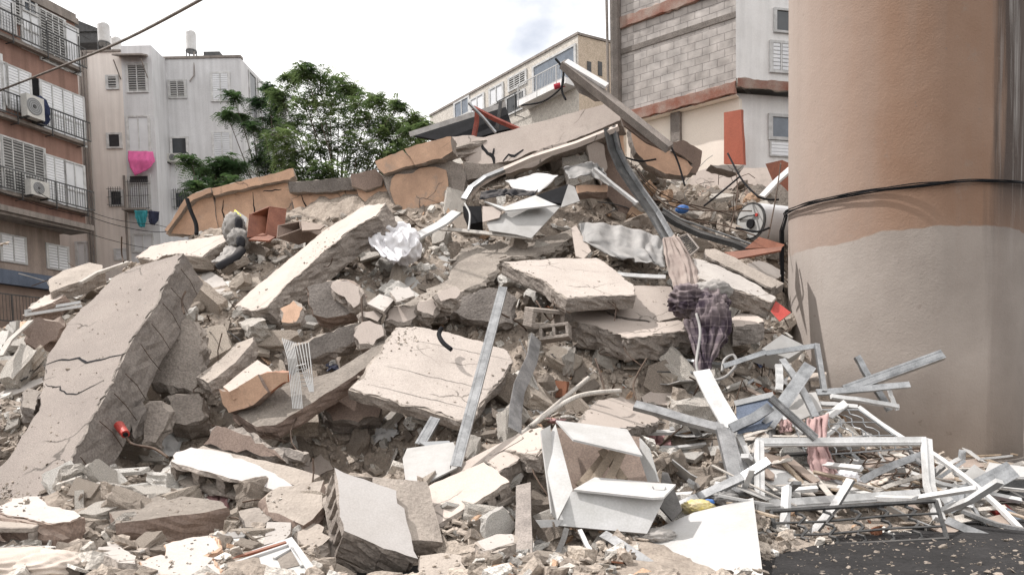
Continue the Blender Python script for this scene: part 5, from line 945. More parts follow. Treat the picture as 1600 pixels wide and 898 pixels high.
def grille(label, c4, nx_, ny_, r=.012, amp=.03, mat='dsteel'):
    q = [P(*p) for p in c4]; t = thing('security_grille', label, 'grille', (q[2]+q[3])/2); b = MB()
    for i in range(4): b.tube([q[i], q[(i+1) % 4]], r*1.3, 5)
    b.build('frame', M[mat], t); b = MB(); nn = (q[1]-q[0]).cross(q[3]-q[0]).normalized(); ux = (q[1]-q[0]).normalized()
    for i in range(1, nx_):
        a, d = q[0].lerp(q[1], i/nx_), q[3].lerp(q[2], i/nx_); k = ny_*4; b.tube([a.lerp(d, j/k) + ux*amp*(1 if (j//2) % 2 else -1)*(1 if j % 2 else .3) + nn*.02*math.sin(j*1.7) for j in range(k+1)], r, 5)
    for i in range(1, ny_):
        a, d = q[0].lerp(q[3], i/ny_), q[1].lerp(q[2], i/ny_); b.tube([a, a.lerp(d,.3)+nn*.03, a.lerp(d,.7)-nn*.02, d], r*.8, 5)
    b.build('wavy_bar', M[mat], t)
grille('wavy iron window grille lying under the window frame', [(1205,798,7.55),(1462,782,7.75),(1480,842,7.4),(1216,856,7.3)], 6, 3, .018, .035)
grille('wavy iron grille behind the pink cloth', [(1232,640,9.7),(1342,640,9.6),(1425,700,9.2),(1260,712,9.1)], 7, 3, .009, .025, 'galv')
grille('rusty grille seen through the right of the window frame', [(1300,705,9.3),(1438,700,9.3),(1440,760,8.8),(1320,768,8.8)], 6, 3, .011, .035, 'rust')
# --- heap of slats in the lower right corner: each slat a thing
SL = []
def slat_mesh(i):
    r = random.Random(i); b = MB(); l = 1; b.slab([(-.5,-.5,0),(.5,-.5+r.uniform(-.2,.2),0),(.5,.5,0),(-.5+r.uniform(0,.03),.5,0)], (0,0,1), 1, .2, .0); return b
sm = []
for i, (mt, l, w_, h) in enumerate([('slatw',.8,.08,.012),('wood',.6,.08,.02),('alu',.6,.035,.025),('slatw',.45,.13,.010),('wood',.5,.05,.03),('wlam',.35,.18,.012),('slatw',1.0,.06,.012),('brownp',.5,.12,.02),('dsteel',.6,.05,.03),('brownp',.35,.2,.02)]):
    b = slat_mesh(i); b.v = [Vector((v.x*l, v.y*w_, v.z*h + .04*l*(v.x**2))) for v in b.v]; me = bpy.data.meshes.new('slat'); me.from_pydata([tuple(v) for v in b.v], [], b.f); me.materials.append(M[mt]); sm.append(me)
PM = []
for i, (mt, l, w_, h) in enumerate([('alu',.9,.09,.05),('darkgalv',.8,.09,.04),('galv',1.1,.11,.04),('wenamel',.5,.34,.012),('wlam',.6,.4,.015),('alu',1.2,.06,.05),('wenamel',.5,.12,.015),('galv',.5,.10,.03)]):
    b = MB(); k = 8; vs = [Vector((l*(j/(k-1)-.5), 0, .05*l*max(0, j-3-i%3)*.6)) for j in range(k)]; strip3(b, [tuple(v) for v in vs], w_, h, (0,0,1), raw=True); me = bpy.data.meshes.new('metal_profile'); me.from_pydata([tuple(v) for v in b.v], [], b.f); me.materials.append(M[mt]); PM.append(me)
r = random.Random(177); made = 0
while made < 52:
    px, py = r.uniform(1040, 1620), r.uniform(590, 835)
    q = hit(px, py)
    if proj(q)[1] < py - 6 or q.y > 12.0 or (px > 1380 and py < 705) or any(inside(px, py, e_) for e_ in EXCL[-60:]): continue
    i = r.randrange(len(PM)); bd = i in (3,4,6); nm = 'board_piece' if bd else 'metal_profile'; o = bpy.data.objects.new(nm, PM[i]); COL.objects.link(o)
    o.rotation_euler = (r.gauss(.3,.4), r.gauss(0,.35), r.uniform(0,3.14)); o.location = q + Vector((0, -.05, r.uniform(.04, .34)))
    tag(o, 'pale broken board piece in the metal tangle' if bd else 'loose white or grey metal profile in the tangle', 'board' if bd else 'metal profile', 'board pieces in the metal tangle' if bd else 'metal profiles in the tangle'); made += 1
r = random.Random(77); made = 0
while made < 180:
    px = r.uniform(1165, 1620); py = r.uniform(690, 862) if r.random() < .8 else r.uniform(600, 700); yy = None
    q = hit(px, py)
    if q is None or proj(q)[1] < py - 6 or (px - 1180) * .25 + 690 > py + 150: continue
    if py < 700 and px > 1440: continue
    if q.y > 12.2: continue
    if 1190 < px < 1480 and py > 806: continue
    if q.z < -.05 or py > 842 + 22 * noise.noise(Vector((px * .02, 0, 0))) - max(0, px - 1480) * .1 : continue
    o = bpy.data.objects.new('slat', r.choice(sm)); COL.objects.link(o); n = normal_at(q.x, q.y); e = (n + Vector((r.gauss(0,.18), r.gauss(0,.18), r.gauss(0,.1)))).normalized(); a = r.gauss(-.25, .5) if r.random() < .7 else r.uniform(0, 3.14)
    x = Vector((math.cos(a), math.sin(a), 0)); x = (x - e * x.dot(e)).normalized(); y_ = e.cross(x); q = q + Vector((0, 0, r.uniform(.02, .30) if py < 820 else r.uniform(.01, .1)))
    o.matrix_world = Matrix(((x.x, y_.x, e.x, q.x), (x.y, y_.y, e.y, q.y), (x.z, y_.z, e.z, q.z), (0, 0, 0, 1))); tag(o, 'loose slat or broken strip in the tangle before the tower', 'slat', 'slats and strips tangled in the lower right'); made += 1
# --- cloths and bags
cloth('pink_cloth', 'dusty pink cloth draped behind the top bar of the window frame', 'cloth', [[(1262,655,9.2),(1292,648,9.25)],[(1258,690,9.05),(1290,690,9.0)],[(1262,720,8.95),(1300,716,8.95)],[(1268,752,8.8),(1312,748,8.8)]], 'cpink', 30, 24, .07, 6, .01, 2)
cloth('pink_cloth', 'small pink rag under the dark steel arm', 'cloth', [[(1216,658,9.1),(1238,652,9.1)],[(1218,676,9.0),(1236,674,9.0)]], 'cpink', 14, 14, .04, 6, .01, 6)
b = MB(); blob(b, P(1318,748,8.9), .16, .12, .09, .35, 7, 4, seed=3); tag(b.build('plastic_bag', M['cwhite'], smooth=True), 'pale pinkish plastic bag beside the pink cloth', 'bag')
cloth('cream_cloth', 'flattened cream cloth lying inside the lower part of the window frame', 'cloth', [[(1276,752,9.1),(1340,745,9.2),(1400,738,9.1)],[(1270,772,8.6),(1340,766,8.7),(1380,756,8.8)]], 'cream_cloth', 20, 24, .06, 5, .01, 9)
t = thing('blanket', 'dark purple checked blanket bunched up on the slabs left of the tower', 'blanket', P(1100,560,11.6)); b = MB()
blob(b, P(1098,476,12.1), .36, .30, .24, .24, 3.4, 5, seed=2, stretch=(1.5,1,.8)); blob(b, P(1110,505,11.8), .27, .26, .38, .24, 4, 5, seed=5, stretch=(1.8,1.6,.45)); blob(b, P(1072,470,12.0), .24, .22, .22, .34, 3.6, 5, seed=8, stretch=(.7,1,1.7)); b.build('bundle', M['plaid'], t, smooth=True)
cloth('hanging_fold', None, None, [[(1068,500,11.7),(1132,492,11.7)],[(1078,530,11.5),(1128,528,11.5)],[(1086,560,11.3),(1116,560,11.3)],[(1088,585,11.1),(1108,582,11.1)]], M['plaid'], 34, 26, .12, 7, .015, 4, parent=t)
b = MB(); blob(b, P(1112,455,12.15), .28, .2, .16, .25, 6, 4, seed=12); b.build('pale_lining', M['cgrey'], t, smooth=True)
cloth('curtain', 'beige curtain hanging down to the purple blanket, left half', 'curtain', [[(1036,372,13.6),(1052,370,13.6)],[(1038,400,13.2),(1066,398,13.2)],[(1046,430,12.8),(1076,428,12.8)],[(1052,456,12.4),(1078,452,12.4)]], 'cbeige', 30, 20, .10, 2.2, .012, 11, edge=.02)
cloth('curtain', 'beige curtain flap beside its left half, pointing up', 'curtain', [[(1050,370,13.5),(1058,372,13.5)],[(1062,392,13.2),(1078,398,13.2)],[(1070,420,12.9),(1090,424,12.9)],[(1078,448,12.5),(1090,452,12.5)]], 'cbeige', 26, 18, .08, 2, .012, 14, edge=.02)
t = thing('plastic_bag', 'big crumpled white bag lying above the scatter of tiles', 'bag', P(615,405,13.9)); b = MB(); blob(b, P(608,372,14.2), .44, .32, .24, .30, 3.2, 5, seed=21, stretch=(1.4,1,.8)); blob(b, P(628,386,13.9), .30, .26, .26, .32, 3.4, 5, seed=23, stretch=(1.5,1,.7)); b.build('sack', M['cwhite'], t, smooth=True)
cloth('torn_flap', None, None, [[(574,354,14.1),(600,348,14.3),(640,350,14.3)],[(576,378,13.8),(604,384,13.7),(650,376,13.9)],[(600,404,13.5),(622,410,13.4),(640,396,13.6)]], M['cwhite'], 26, 26, .10, 5, .012, 31, parent=t)
t = thing('clothes_bundle', 'grey clothes bundle hunched before the red-brown drawer', 'clothes', P(370,390,15)); b = MB(); blob(b, P(366,358,15.3), .20, .18, .30, .22, 6, 4, seed=41); blob(b, P(374,375,15.1), .19, .17, .20, .3, 6, 4, seed=43); b.build('bundle', M['cgrey'], t, smooth=True)
b = MB(); blob(b, P(373,350,15.1), .07, .06, .14, .2, 5, 3, seed=4); blob(b, P(376,378,14.9), .08, .06, .12, .2, 5, 3, seed=6); b.build('dark_lining', M['cblack'], t, smooth=True)
b = MB(); b.tube([P(378,390,14.9), P(368,402,14.7), P(352,410,14.5), P(340,417,14.4)], [.09,.085,.075,.07], 8); b.build('black_sleeve', M['cblack'], t, smooth=True)
cloth('trouser_leg', None, None, [[(352,384,15.0),(378,388,14.9)],[(346,396,14.8),(368,400,14.7)],[(330,410,14.6),(348,410,14.5)]], M['cgrey'], 18, 14, .06, 5, .01, 45, parent=t)
panel('yellow_paper', [(361,340,15.5),(367,327,15.6),(377,336,15.5),(374,340,0)], .01, ('yel','yel'), None, 'small bright yellow paper tip above the grey clothes', 'paper'); panel('paper_flap', [(367,327,15.65),(386,340,15.6),(384,352,15.5),(374,344,0)], .01, ('wenamel','wenamel'), None, 'white paper flap beside the yellow tip', 'paper')
b = MB(); q = L3(20,888,.2); blob(b, P(20,885,5.75), .36, .25, .15, .12, 4, 5, seed=51, stretch=(.6,1,1.6)); blob(b, P(75,888,5.7), .26, .22, .13, .14, 4, 5, seed=52, stretch=(.6,1,1.6)); tag(b.build('fabric_sack', M['cream_cloth'], smooth=True), 'creased cream sack lying in the bottom left corner', 'sack')
b = MB(); blob(b, P(1090,792,7.7), .15, .09, .07, .3, 7, 4, seed=61); tag(b.build('yellow_bag', M['yellow'], smooth=True), 'crumpled yellow printed bag on the edge of the white board', 'bag'); b = MB(); blob(b, P(1108,784,7.75), .05, .04, .03, .3, 6, 3, seed=62); tag(b.build('blue_wrapper', M['blue'], smooth=True), 'blue scrap beside the yellow bag', 'wrapper')
b = MB(); blob(b, P(1026,836,6.95), .16, .1, .06, .25, 6, 4, seed=63); tag(b.build('grey_rag', M['cgrey'], smooth=True), 'dusty grey rag between the cabinet and the white board', 'rag'); b = MB(); blob(b, P(1130,776,8.0), .13, .08, .07, .4, 8, 4, seed=64); tag(b.build('black_white_cloth', M['tarp'], smooth=True), 'dark and light patterned scrap by the top edge of the white board', 'rag')
panel('blue_box', [(898,873,6.35),(902,864,6.4),(924,866,6.4),(926,876,0)], .05, ('blue','blue'), None, 'tiny blue box on the ground under the cabinet', 'box')
# --- drawers
def open_box(name, label, cat, front4, back_off, mats):
    q = [P(*p) for p in front4]; t = thing(name, label, cat, (q[2]+q[3])/2); off = Vector(back_off); cen = sum(q, Vector())/4
    for i in range(4):
        a, d = q[i], q[(i+1) % 4]; nn = (d-a).cross(off).normalized()
        if nn.dot(cen-(a+d)/2) < 0: nn = -nn
        b = MB(); b.add([a, d, d+off, a+off, a+nn*.02, d+nn*.02, d+off+nn*.02, a+off+nn*.02], [(0,1,2,3),(7,6,5,4),(0,4,5,1),(1,5,6,2),(2,6,7,3),(3,7,4,0)]); b.build('side', M[mats[0]], t)
    b = MB(); u = off.normalized()*.012; b.add([v+off for v in q]+[v+off+u for v in q], [(0,1,2,3),(7,6,5,4),(0,4,5,1),(1,5,6,2),(2,6,7,3),(3,7,4,0)]); b.build('bottom', M[mats[1]], t)
    EXCL.append([(p[0], p[1]) for p in front4]); return t
open_box('drawer', 'red-brown drawer tipped on its side beside the grey clothes', 'drawer', [(389,335,15.3),(421,322,15.5),(415,368,15.0),(386,371,14.9)], (.25,.32,.02), ('redwood','redwood'))
open_box('drawer', 'dusty brown shallow box right of the red-brown drawer', 'drawer', [(434,352,15.0),(468,345,15.2),(470,358,15.0),(432,372,14.8)], (.30,.45,-.05), ('brownp','brownp'))
panel('wood_board', [(388,374,14.8),(410,364,15.1),(430,370,15.0),(420,376,0)], .03, ('redwood','redwood'), None, 'red-brown board lying under the tipped drawer', 'board'); panel('wood_board', [(470,345,15.3),(508,352,15.2),(500,358,14.9),(472,360,0)], .03, ('brownp','brownp'), None, 'dusty board resting against the shallow box', 'board')
# --- water boiler
t = thing('water_boiler', 'white water boiler lying with its grey end cap showing, against the tower', 'boiler', P(1190,385,14.6)); a, d = P(1174,346,16.6), P(1262,354,17.6); ax = (d-a).normalized()
b = MB(); b.tube([a, a+ax*.05, d], [.36,.40,.40], 36); b.build('tank', M['shut'], t, smooth=False); b = MB(); b.tube([a-ax*.02, a-ax*.005], [.35,.365], 36); cp = b.build('end_cap', M['shut'], t)
b = MB(); b.tube([a-ax*.03, a-ax*.0], .405, 36); b.build('rim', M['dsteel'], t); b = MB(); b.tube([a-ax*.045, a-ax*.018], [.36,.365], 36); b.build('cap_face', M['slatgrey'], t)
s1 = ax.cross(Vector((0,0,1))).normalized(); up = s1.cross(ax)
if s1.x < 0: s1 = -s1
b = MB(); c0 = a-ax*.05+s1*.04-up*.06; b.tube([c0, c0-ax*.05], .10, 16); b.build('heater_flange', M['black'], t); b = MB(); c0 = a-ax*.05+s1*.20+up*.10; b.tube([c0, c0-ax*.03], .035, 12); b.build('valve', M['redp'], t)
b = MB(); b.tube([a-ax*.06-s1*.3+up*.10, a-ax*.1+up*.12, a-ax*.06+s1*.18+up*.10], .02, 6); b.build('pipe', M['dsteel'], t)
panel('wood_board', [(1132,394,14.2),(1222,385,14.2),(1220,391,14.0),(1150,404,0)], .03, ('redwood','redwood'), None, 'lower of two red-brown boards below the boiler', 'board'); panel('wood_board', [(1164,388,14.3),(1186,370,14.7),(1226,382,14.6),(1222,386,0)], .02, ('redwood','redwood'), None, 'upper of two red-brown boards below the boiler', 'board')
panel('carton', [(1190,545,11.6),(1222,522,12.0),(1262,542,12.0),(1232,560,0)], .3, ('wlam','wlam'), None, 'pale carton at the foot of the tower, below the red painted scrap', 'carton'); panel('painted_scrap', [(1204,486,12.4),(1212,470,12.6),(1236,488,12.4),(1218,502,0)], .02, ('redp','brownp'), None, 'red painted scrap touching the tower', 'scrap')
# --- sheets and broken appliance in the middle
t = thing('crushed_appliance', 'crushed beige and black appliance casing in the upper middle', 'appliance', P(800,350,15)); 
panel('black_side', [(723,322,15.2),(752,322,15.2),(754,346,15.0),(735,350,0)], .3, ('black','black'), t); panel('beige_side', [(754,322,15.1),(786,324,15.0),(780,340,14.8),(754,347,0)], .02, ('plaster','plaster'), t)
panel('beige_sheet', [(760,348,14.8),(800,326,15.1),(880,318,15.2),(830,372,0),(806,366,0),(765,360,0)], .02, ('wlam','wlam'), t); panel('white_edge', [(756,314,15.2),(788,323,14.9),(836,305,15.2),(860,316,0),(870,320,0),(790,329,0)], .03, ('wenamel','wenamel'), t)
panel('black_sheet', [(835,306,15.3),(888,288,15.5),(878,318,15.1),(850,314,0)], .04, ('black','black'), t); panel('upright_flap', [(888,288,15.3),(898,292,15.3),(906,314,15.0),(876,324,0)], .02, ('wlam','wlam'), t)
panel('paper_flap', [(790,282,16.0),(840,270,16.2),(872,274,16.2),(842,300,15.8),(810,300,0)], .02, ('whitew','whitew'), None, 'crumpled pale metal sheet above the crushed appliance', 'metal sheet', jag=.03); cloth('black_cloth', 'black cloth strewn over the crushed appliance', 'cloth', [[(752,300,15.6),(790,296,15.7),(840,300,15.6)],[(750,312,15.3),(790,306,15.3),(835,306,15.3)]], 'cblack', 14, 30, .10, 9, .012, 71)
bar('wood_batten', 'long thin batten under the crushed appliance', (684,356,15.0), (832,371,14.5), .08, .03, 'slatw', 'batten'); cloth('grey_sheeting', 'crumpled grey sheeting above the flat pale slab', 'sheeting', [[(905,350,14.9),(960,352,14.9),(1010,362,14.8),(1036,378,14.6)],[(912,376,14.4),(960,382,14.3),(1006,392,14.2),(1036,400,14.2)],[(960,404,14.0),(990,410,13.9),(1020,412,13.9),(1040,420,13.9)]], 'tarp', 34, 40, .16, 5, .01, 81)
cloth('grey_sheeting', 'torn grey roofing sheet hanging from the peak', 'sheeting', [[(880,262,16.2),(925,252,16.3),(940,264,16.1)],[(890,280,15.9),(925,276,15.9),(960,296,15.6)]], 'tarp', 18, 22, .12, 5, .01, 85)
panel('white_board', [(893,356,14.8),(900,352,14.9),(924,392,14.2),(912,404,0),(900,400,0)], .03, ('plaster','plaster'), None, 'narrow pale board leaning above the flat pale slab', 'board'); bar('metal_rail', 'white rail along the lower edge of the grey sheeting', (964,428,13.5), (1040,432,13.4), .08, .03, 'alu', 'rail')
panel('rubble_brick', [(900,290,16.0),(950,288,16.0),(950,300,15.9),(902,302,0)], .2, ('orange','brownp'), None, 'row of tan bricks under the peak', 'brick row', jag=.02)
b = MB(); q = P(1066,327,16.4); blob(b, q, .15, .1, .09, .1, 3, 2); tag(b.build('blue_canister', M['blue']), 'blue plastic canister among the rods left of the boiler', 'canister')
t = thing('vent_grille', 'dark barred vent grille left of the hollow block strip', 'vent grille', P(1075,400,14)); 
c4 = [P(1058,372,14.3), P(1074,366,14.5), P(1092,388,14.0), P(1078,400,13.8)]
b = MB()
for i in range(4): b.tube([c4[i], c4[(i+1) % 4]], .02, 5)
b.build('frame', M['ledge'], t); b = MB()
for i in range(1, 10): b.tube([c4[0].lerp(c4[3], i/10), c4[1].lerp(c4[2], i/10)], .012, 4)
b.build('bar', M['dsteel'], t)
# --- white wire rack, picture panel, lamp frames, red cup
t = thing('wire_rack', 'bent white wire rack hanging over the tan block, mid left', 'wire rack', P(468,635,9.6)); b = MB()
for i in range(7): b.tube([P(441+i*3,528+i,9.9), P(450+i*2.2,560,9.7), P(454+i*2.6,600,9.6), P(458+i*2.4,638,9.5)], .006, 4)
for i in range(5): b.tube([P(462+i*5,535,9.9), P(470+i*4,570,9.7), P(484+i*1.5,612,9.55)], .007, 4)
for i in range(6): b.tube([P(462+i*2,572+i*6,9.65), P(478+i*1.6,568+i*7,9.65)], .006, 4)
b.build('wire', M['wenamel'], t)
t = thing('framed_board', 'white framed door panel with a red edge strip, bottom left of centre', 'framed panel', P(420,890,5.7))
panel('panel', [(350,874,5.95),(456,838,6.3),(492,886,5.75),(475,905,0),(360,905,0)], .03, ('wenamel','wenamel'), t); panel('opening', [(430,868,5.93),(458,852,6.08),(470,880,5.78),(440,888,0)], .012, ('dirt','dirt'), t, excl=False) if False else None
q0, q1, q2 = P(350,874,5.95), P(456,838,6.3), P(492,886,5.75); n_ = (q1-q0).cross(q2-q0).normalized(); n_ = -n_ if n_.dot(q0-EYE) > 0 else n_
def on(px, py, u=.006): return on_plane(px, py, q0 + n_*u, n_)
b = MB(); b.bar(on(348,877,.014), on(447,847,.014), .035, .02, n_); b.build('edge_strip', M['redwood'], t)
b = MB()
for a, d in (((352,884),(452,850)),((452,850),(482,890)),((428,872),(455,856)),((456,856),(472,884))): b.bar(on(*a, .012), on(*d, .012), .025, .02, n_)
b.build('moulding', M['wenamel'], t); b = MB(); b.slab([on(432,872), on(455,859), on(469,882), on(440,890)], n_, .004, .1, .006); b.build('broken_hole', M['dirt'], t)
t = thing('lamp_tube', 'long white lamp frame lying at far left above the rubble', 'lamp frame', P(90,485,13.2))
for a, d in (((40,492,13.3),(128,478,13.6)),((42,486,13.4),(126,472,13.7)),((42,484,13.35),(42,494,13.35))): b = MB(); b.bar(P(*a), P(*d), .06, .05); b.build('tube', M['wenamel'], t)
t = thing('red_cup', 'small red tube stuck between the leaning slab and the chunks', 'tube', P(190,672,9.0)); b = MB(); b.tube([P(186,664,9.1), P(196,678,8.95)], [.06,.052], 14); b.build('body', M['redp'], t); b = MB(); b.tube([P(196,678,8.94), P(196.6,679,8.93)], [.03,.03], 12); b.build('opening', M['black'], t)
strip('white_pipe', 'pale bent pipe at far left beyond the leaning slab', [(125,440,13.8),(150,425,14.3),(200,408,15)], .07, .05, 'slatw', 'pipe'); strip('pale_strip', 'curved pale strip at the far left edge', [(0,555,11.2),(15,530,11.6),(48,500,12.2)], .08, .03, 'slatw', 'strip')
# --- rods, rebars and cables
wire('cable', 'thick black cable looping above the pale block behind the peak', [(868,92,18),(880,110,17.9),(878,140,17.8),(884,156,17.7)], .028, sag=0); wire('cable', 'black cable arching from the loop down to the left', [(880,112,17.9),(878,135,17.8),(850,158,18),(815,165,18.4)], .022, sag=0)
wire('cable', 'grey hose looping beside the purple blanket', [(1088,490,11.6),(1094,520,11.4),(1088,570,11.0),(1100,592,10.8),(1130,590,10.7),(1150,570,10.8),(1146,555,10.9),(1132,562,10.9),(1128,580,10.8)], .022, 'tarp', sag=0)
wire('cable', 'black curved hose end on the square slab', [(705,546,10.4),(692,535,10.5),(686,522,10.7),(690,512,10.8)], .035, sag=0); wire('cable', 'white cord hanging from the crushed appliance', [(726,318,15.1),(734,335,14.9),(732,360,14.7)], .02, 'wenamel', sag=0)
wire('rebar', 'bent steel rod between the leaning slab and the hollow slab', [(192,670,9.0),(205,692,8.9),(240,700,8.7),(262,714,8.5)], .018, 'rust', sag=0, cat='rod')
wire('cable', 'black strap hanging on the left end of the cornice', [(292,311,17.7),(298,330,17.6),(306,350,17.5),(307,366,17.4)], .05, 'black', sag=0)
RB = [((1137,240,17.5),(1160,282,16.5),(1185,308,16.0),('long black rod standing before the red partition')),((1156,276,16.6),(1130,298,16.4),(1100,322,16.2),('black rod crossing under the standing rod')),((1185,308,16),(1200,312,16),(1217,312,16),('horizontal end of the black rod above the boiler')),
      ((1048,228,16.7),(1060,255,16.6),(1070,290,16.4),('black rod hanging from the lower end of the leaning beam')),((1000,310,15.6),(1080,320,15.8),(1148,338,15.6),('long thin rod running right towards the boiler')),((980,290,16),(1060,325,15.7),(1175,330,15.2),('sagging rod ending on the boiler')),
      ((1220,255,16.5),(1212,310,15.6),(1200,372,14.8),('upright rod in front of the boiler')),((1150,260,17),(1152,310,16),(1140,360,15),('upright thin rod left of the boiler')),((1085,345,15.5),(1130,352,15.2),(1180,368,14.6),('rod passing below the boiler cap')),((976,246,16.6),(1000,252,16.6),(1025,249,16.7),('short black rod beside the tan wall panel')),
      ((990,260,16.4),(1030,300,15.9),(1100,330,15.6),('curved cable in the tangle right of the bent channel')),((1000,280,16.1),(1050,330,15.5),(1110,352,15.3),('lower curved cable in the same tangle')),((1150,356,14.7),(1182,362,14.4),(1202,356,14.5),('bent black strap in front of the boiler')),
      ((190,370,14),(190,395,14.5),(193,410,14.4),('rusty rod sticking up at the top of the leaning slab')),((288,490,10.8),(284,470,11),(290,455,11.2),('thin rods at the back edge of the leaning slab')),((700,545,11),(780,540,11),(845,545,11),('x')),
      ((565,465,12),(566,490,11.8),(567,512,11.6),('white thin rod standing in the lumps under the tiles')),((655,505,11.8),(660,515,11.6),(664,530,11.4),('short rod poking below the lumps')),((930,560,11),(940,590,10.6),(945,612,10.4),('thin rod hanging in the gap below the broad slab')),
      ((1010,560,11),(990,600,10.5),(1000,640,10),('bent rod in the dark gap below the broad slab')),((838,470,12.2),(860,500,11.8),(870,478,12.3),('bent strap over the hollow block')),((920,590,10.7),(860,640,10),(800,690,9.2),('long lath sloping down left above the cabinet')),((970,610,10.4),(900,620,10.1),(830,665,9.5),('second lath just above the first sloping lath'))]
for a, m_, d, lb in RB:
    if lb == 'x': continue
    wire('rebar' if 'lath' not in lb else 'lath', lb, [a, m_, d], .022 if 'black' in lb else (.035 if 'lath' in lb else .014), 'slatw' if 'lath' in lb else ('black' if 'black' in lb else 'rust'), sag=0, cat='rod' if 'lath' not in lb else 'lath')
SCR = []
for i in range(5):
    g_ = [[Vector(((u/9-.5), (v/9-.5), 0)) + Vector((0,0,.22))*(1-2*abs(noise.noise(Vector((u*.35+i*9, v*.35, i))))) + Vector((noise.noise(Vector((u*.4,v*.4,i+5))), noise.noise(Vector((v*.4,u*.4,i+8))), 0))*.25 for v in range(10)] for u in range(10)]
    b = MB(); sheet(b, g_, .02); SCR.append([tuple(v) for v in b.v]); SCF = b.f
r = random.Random(404); made = 0; smesh = {}; SM = [fabric('scrap_%s' % k_, c_) for k_, c_ in (('beige',(.50,.43,.36)),('grey',(.30,.29,.28)),('white',(.62,.61,.60)),('navy',(.06,.07,.12)),('rose',(.45,.25,.25)),('black',(.04,.04,.04)))]
while made < 60:
    px, py = r.uniform(0, 1500), r.uniform(340, 870); q = hit(px, py)
    if proj(q)[1] < py - 5 or any(inside(px, py, e) for e in EXCL): continue
    i, j = r.randrange(5), r.choice((0,0,1,1,2,2,2,3,4,5))
    if (i, j) not in smesh: me = bpy.data.meshes.new('cloth_scrap'); me.from_pydata(SCR[i], [], SCF); me.materials.append(SM[j]); me.polygons.foreach_set('use_smooth', [True]*len(SCF)); smesh[i, j] = me
    o = bpy.data.objects.new('cloth_scrap', smesh[i, j]); COL.objects.link(o); s_ = r.uniform(.15, .45); o.scale = (s_, s_ * r.uniform(.4, 1), s_); o.rotation_euler = normal_at(q.x, q.y).to_track_quat('Z', 'Y').to_euler(); o.rotation_euler.rotate_axis('Z', r.uniform(0, 6.28)); o.location = q + Vector((0, -.02, .05))
    tag(o, 'small crumpled scrap of cloth or sheeting caught between the fragments', 'scrap', 'cloth scraps in the rubble'); made += 1
rr = random.Random(5)
spots = [((940,1180),(250,360),40),((1040,1230),(560,700),26),((620,1000),(500,620),18),((60,200),(440,520),10),((300,600),(480,640),16)]
for (xa, xb), (ya, yb), nn in spots:
    for _ in range(nn):
        px, py = rr.uniform(xa, xb), rr.uniform(ya, yb); q = hit(px, py)
        if any(inside(px, py, e) for e in EXCL): continue
        d = Vector((rr.uniform(-1,1), rr.uniform(-1,.3), rr.uniform(-.2,.7))).normalized() * rr.uniform(.3, 1.1); q2 = q + Vector((0,-.12,.06)); b = MB(); sd = Vector((rr.gauss(0,.08), rr.gauss(0,.08), rr.gauss(.05,.08)))
        pts = [q2 - d*.5, q2 - d*.15 + sd, q2 + d*.2 + sd*1.3, q2 + d*.5]; b.tube(pts, rr.choice((.008,.010,.014)), 5); tag(b.build('rebar', M[rr.choice(('rust','rust','dsteel','tarp'))]), 'thin rusty rod or wire poking out of the rubble', 'rod', 'thin rods and wires in the rubble')
# ------------------------------------------------------------------ loose fragments
rng = random.Random(21)
def chunk_template(kind, seed, cuts=1):
    r = random.Random(seed); bm = bmesh.new()
    ax = {'chunk': (1, r.uniform(.6, .95), r.uniform(.45, .8)), 'shard': (1, r.uniform(.55, .9), r.uniform(.07, .16)), 'block': (1, r.uniform(.45, .7), r.uniform(.35, .55)), 'sliver': (1, r.uniform(.16, .3), r.uniform(.06, .14)), 'plate': (1, r.uniform(.5, .9), r.uniform(.2, .34))}[kind]
    pts = []
    if kind == 'chunk':
        for i in range(15): v = Vector((r.gauss(0, 1), r.gauss(0, 1), r.gauss(0, 1))).normalized() * r.uniform(.8, 1.05); pts.append(v)
    else:
        q = r.choice((4, 5, 6)) if kind in ('shard', 'plate') else 4
        for i in range(q):
            a = 2 * math.pi * (i + (.5 if q == 4 else 0)) / q + r.uniform(-.25, .25); ra = r.uniform(.75, 1.1) * (1.3 if q == 4 else 1)
            for z in (-1, 1): pts.append(Vector((math.cos(a) * ra + r.uniform(-.05, .05), math.sin(a) * ra + r.uniform(-.05, .05), z * r.uniform(.8, 1))))
        if kind == 'block':
            for i in range(4): pts.append(Vector((r.uniform(-1, 1), r.uniform(-.8, .8), r.uniform(.9, 1.25))))
    for p in pts: bm.verts.new(p)
    bmesh.ops.convex_hull(bm, input=bm.verts[:]); bmesh.ops.delete(bm, geom=[v for v in bm.verts if not v.link_faces], context='VERTS')
    if kind in ('chunk', 'block', 'plate'):
        bmesh.ops.subdivide_edges(bm, edges=bm.edges[:], cuts=cuts, use_grid_fill=True)
        if cuts > 1:
            for v in bm.verts: v.co += v.co.normalized() * (noise.noise(v.co * 7 + Vector((seed, 3, 0))) * .07 + noise.noise(v.co * 16 + Vector((seed, 3, 0))) * .04)
        for v in bm.verts: v.co += Vector((noise.noise(v.co * 2.1 + Vector((seed, 0, 0))), noise.noise(v.co * 2.1 + Vector((0, seed, 0))), noise.noise(v.co * 2.1 + Vector((0, 0, seed))))) * (.16 if kind != 'plate' else .09)
    bmesh.ops.triangulate(bm, faces=bm.faces[:]); bm.verts.index_update()
    vs = np.array([(v.co.x * ax[0], v.co.y * ax[1], v.co.z * ax[2]) for v in bm.verts]); fs = np.array([[v.index for v in f.verts] for f in bm.faces]); bm.free(); return vs, fs
TPL = {k: [chunk_template(k, i * 3 + len(k)) for i in range(n_)] for k, n_ in (('chunk', 12), ('shard', 12), ('block', 8), ('sliver', 6), ('plate', 10))}
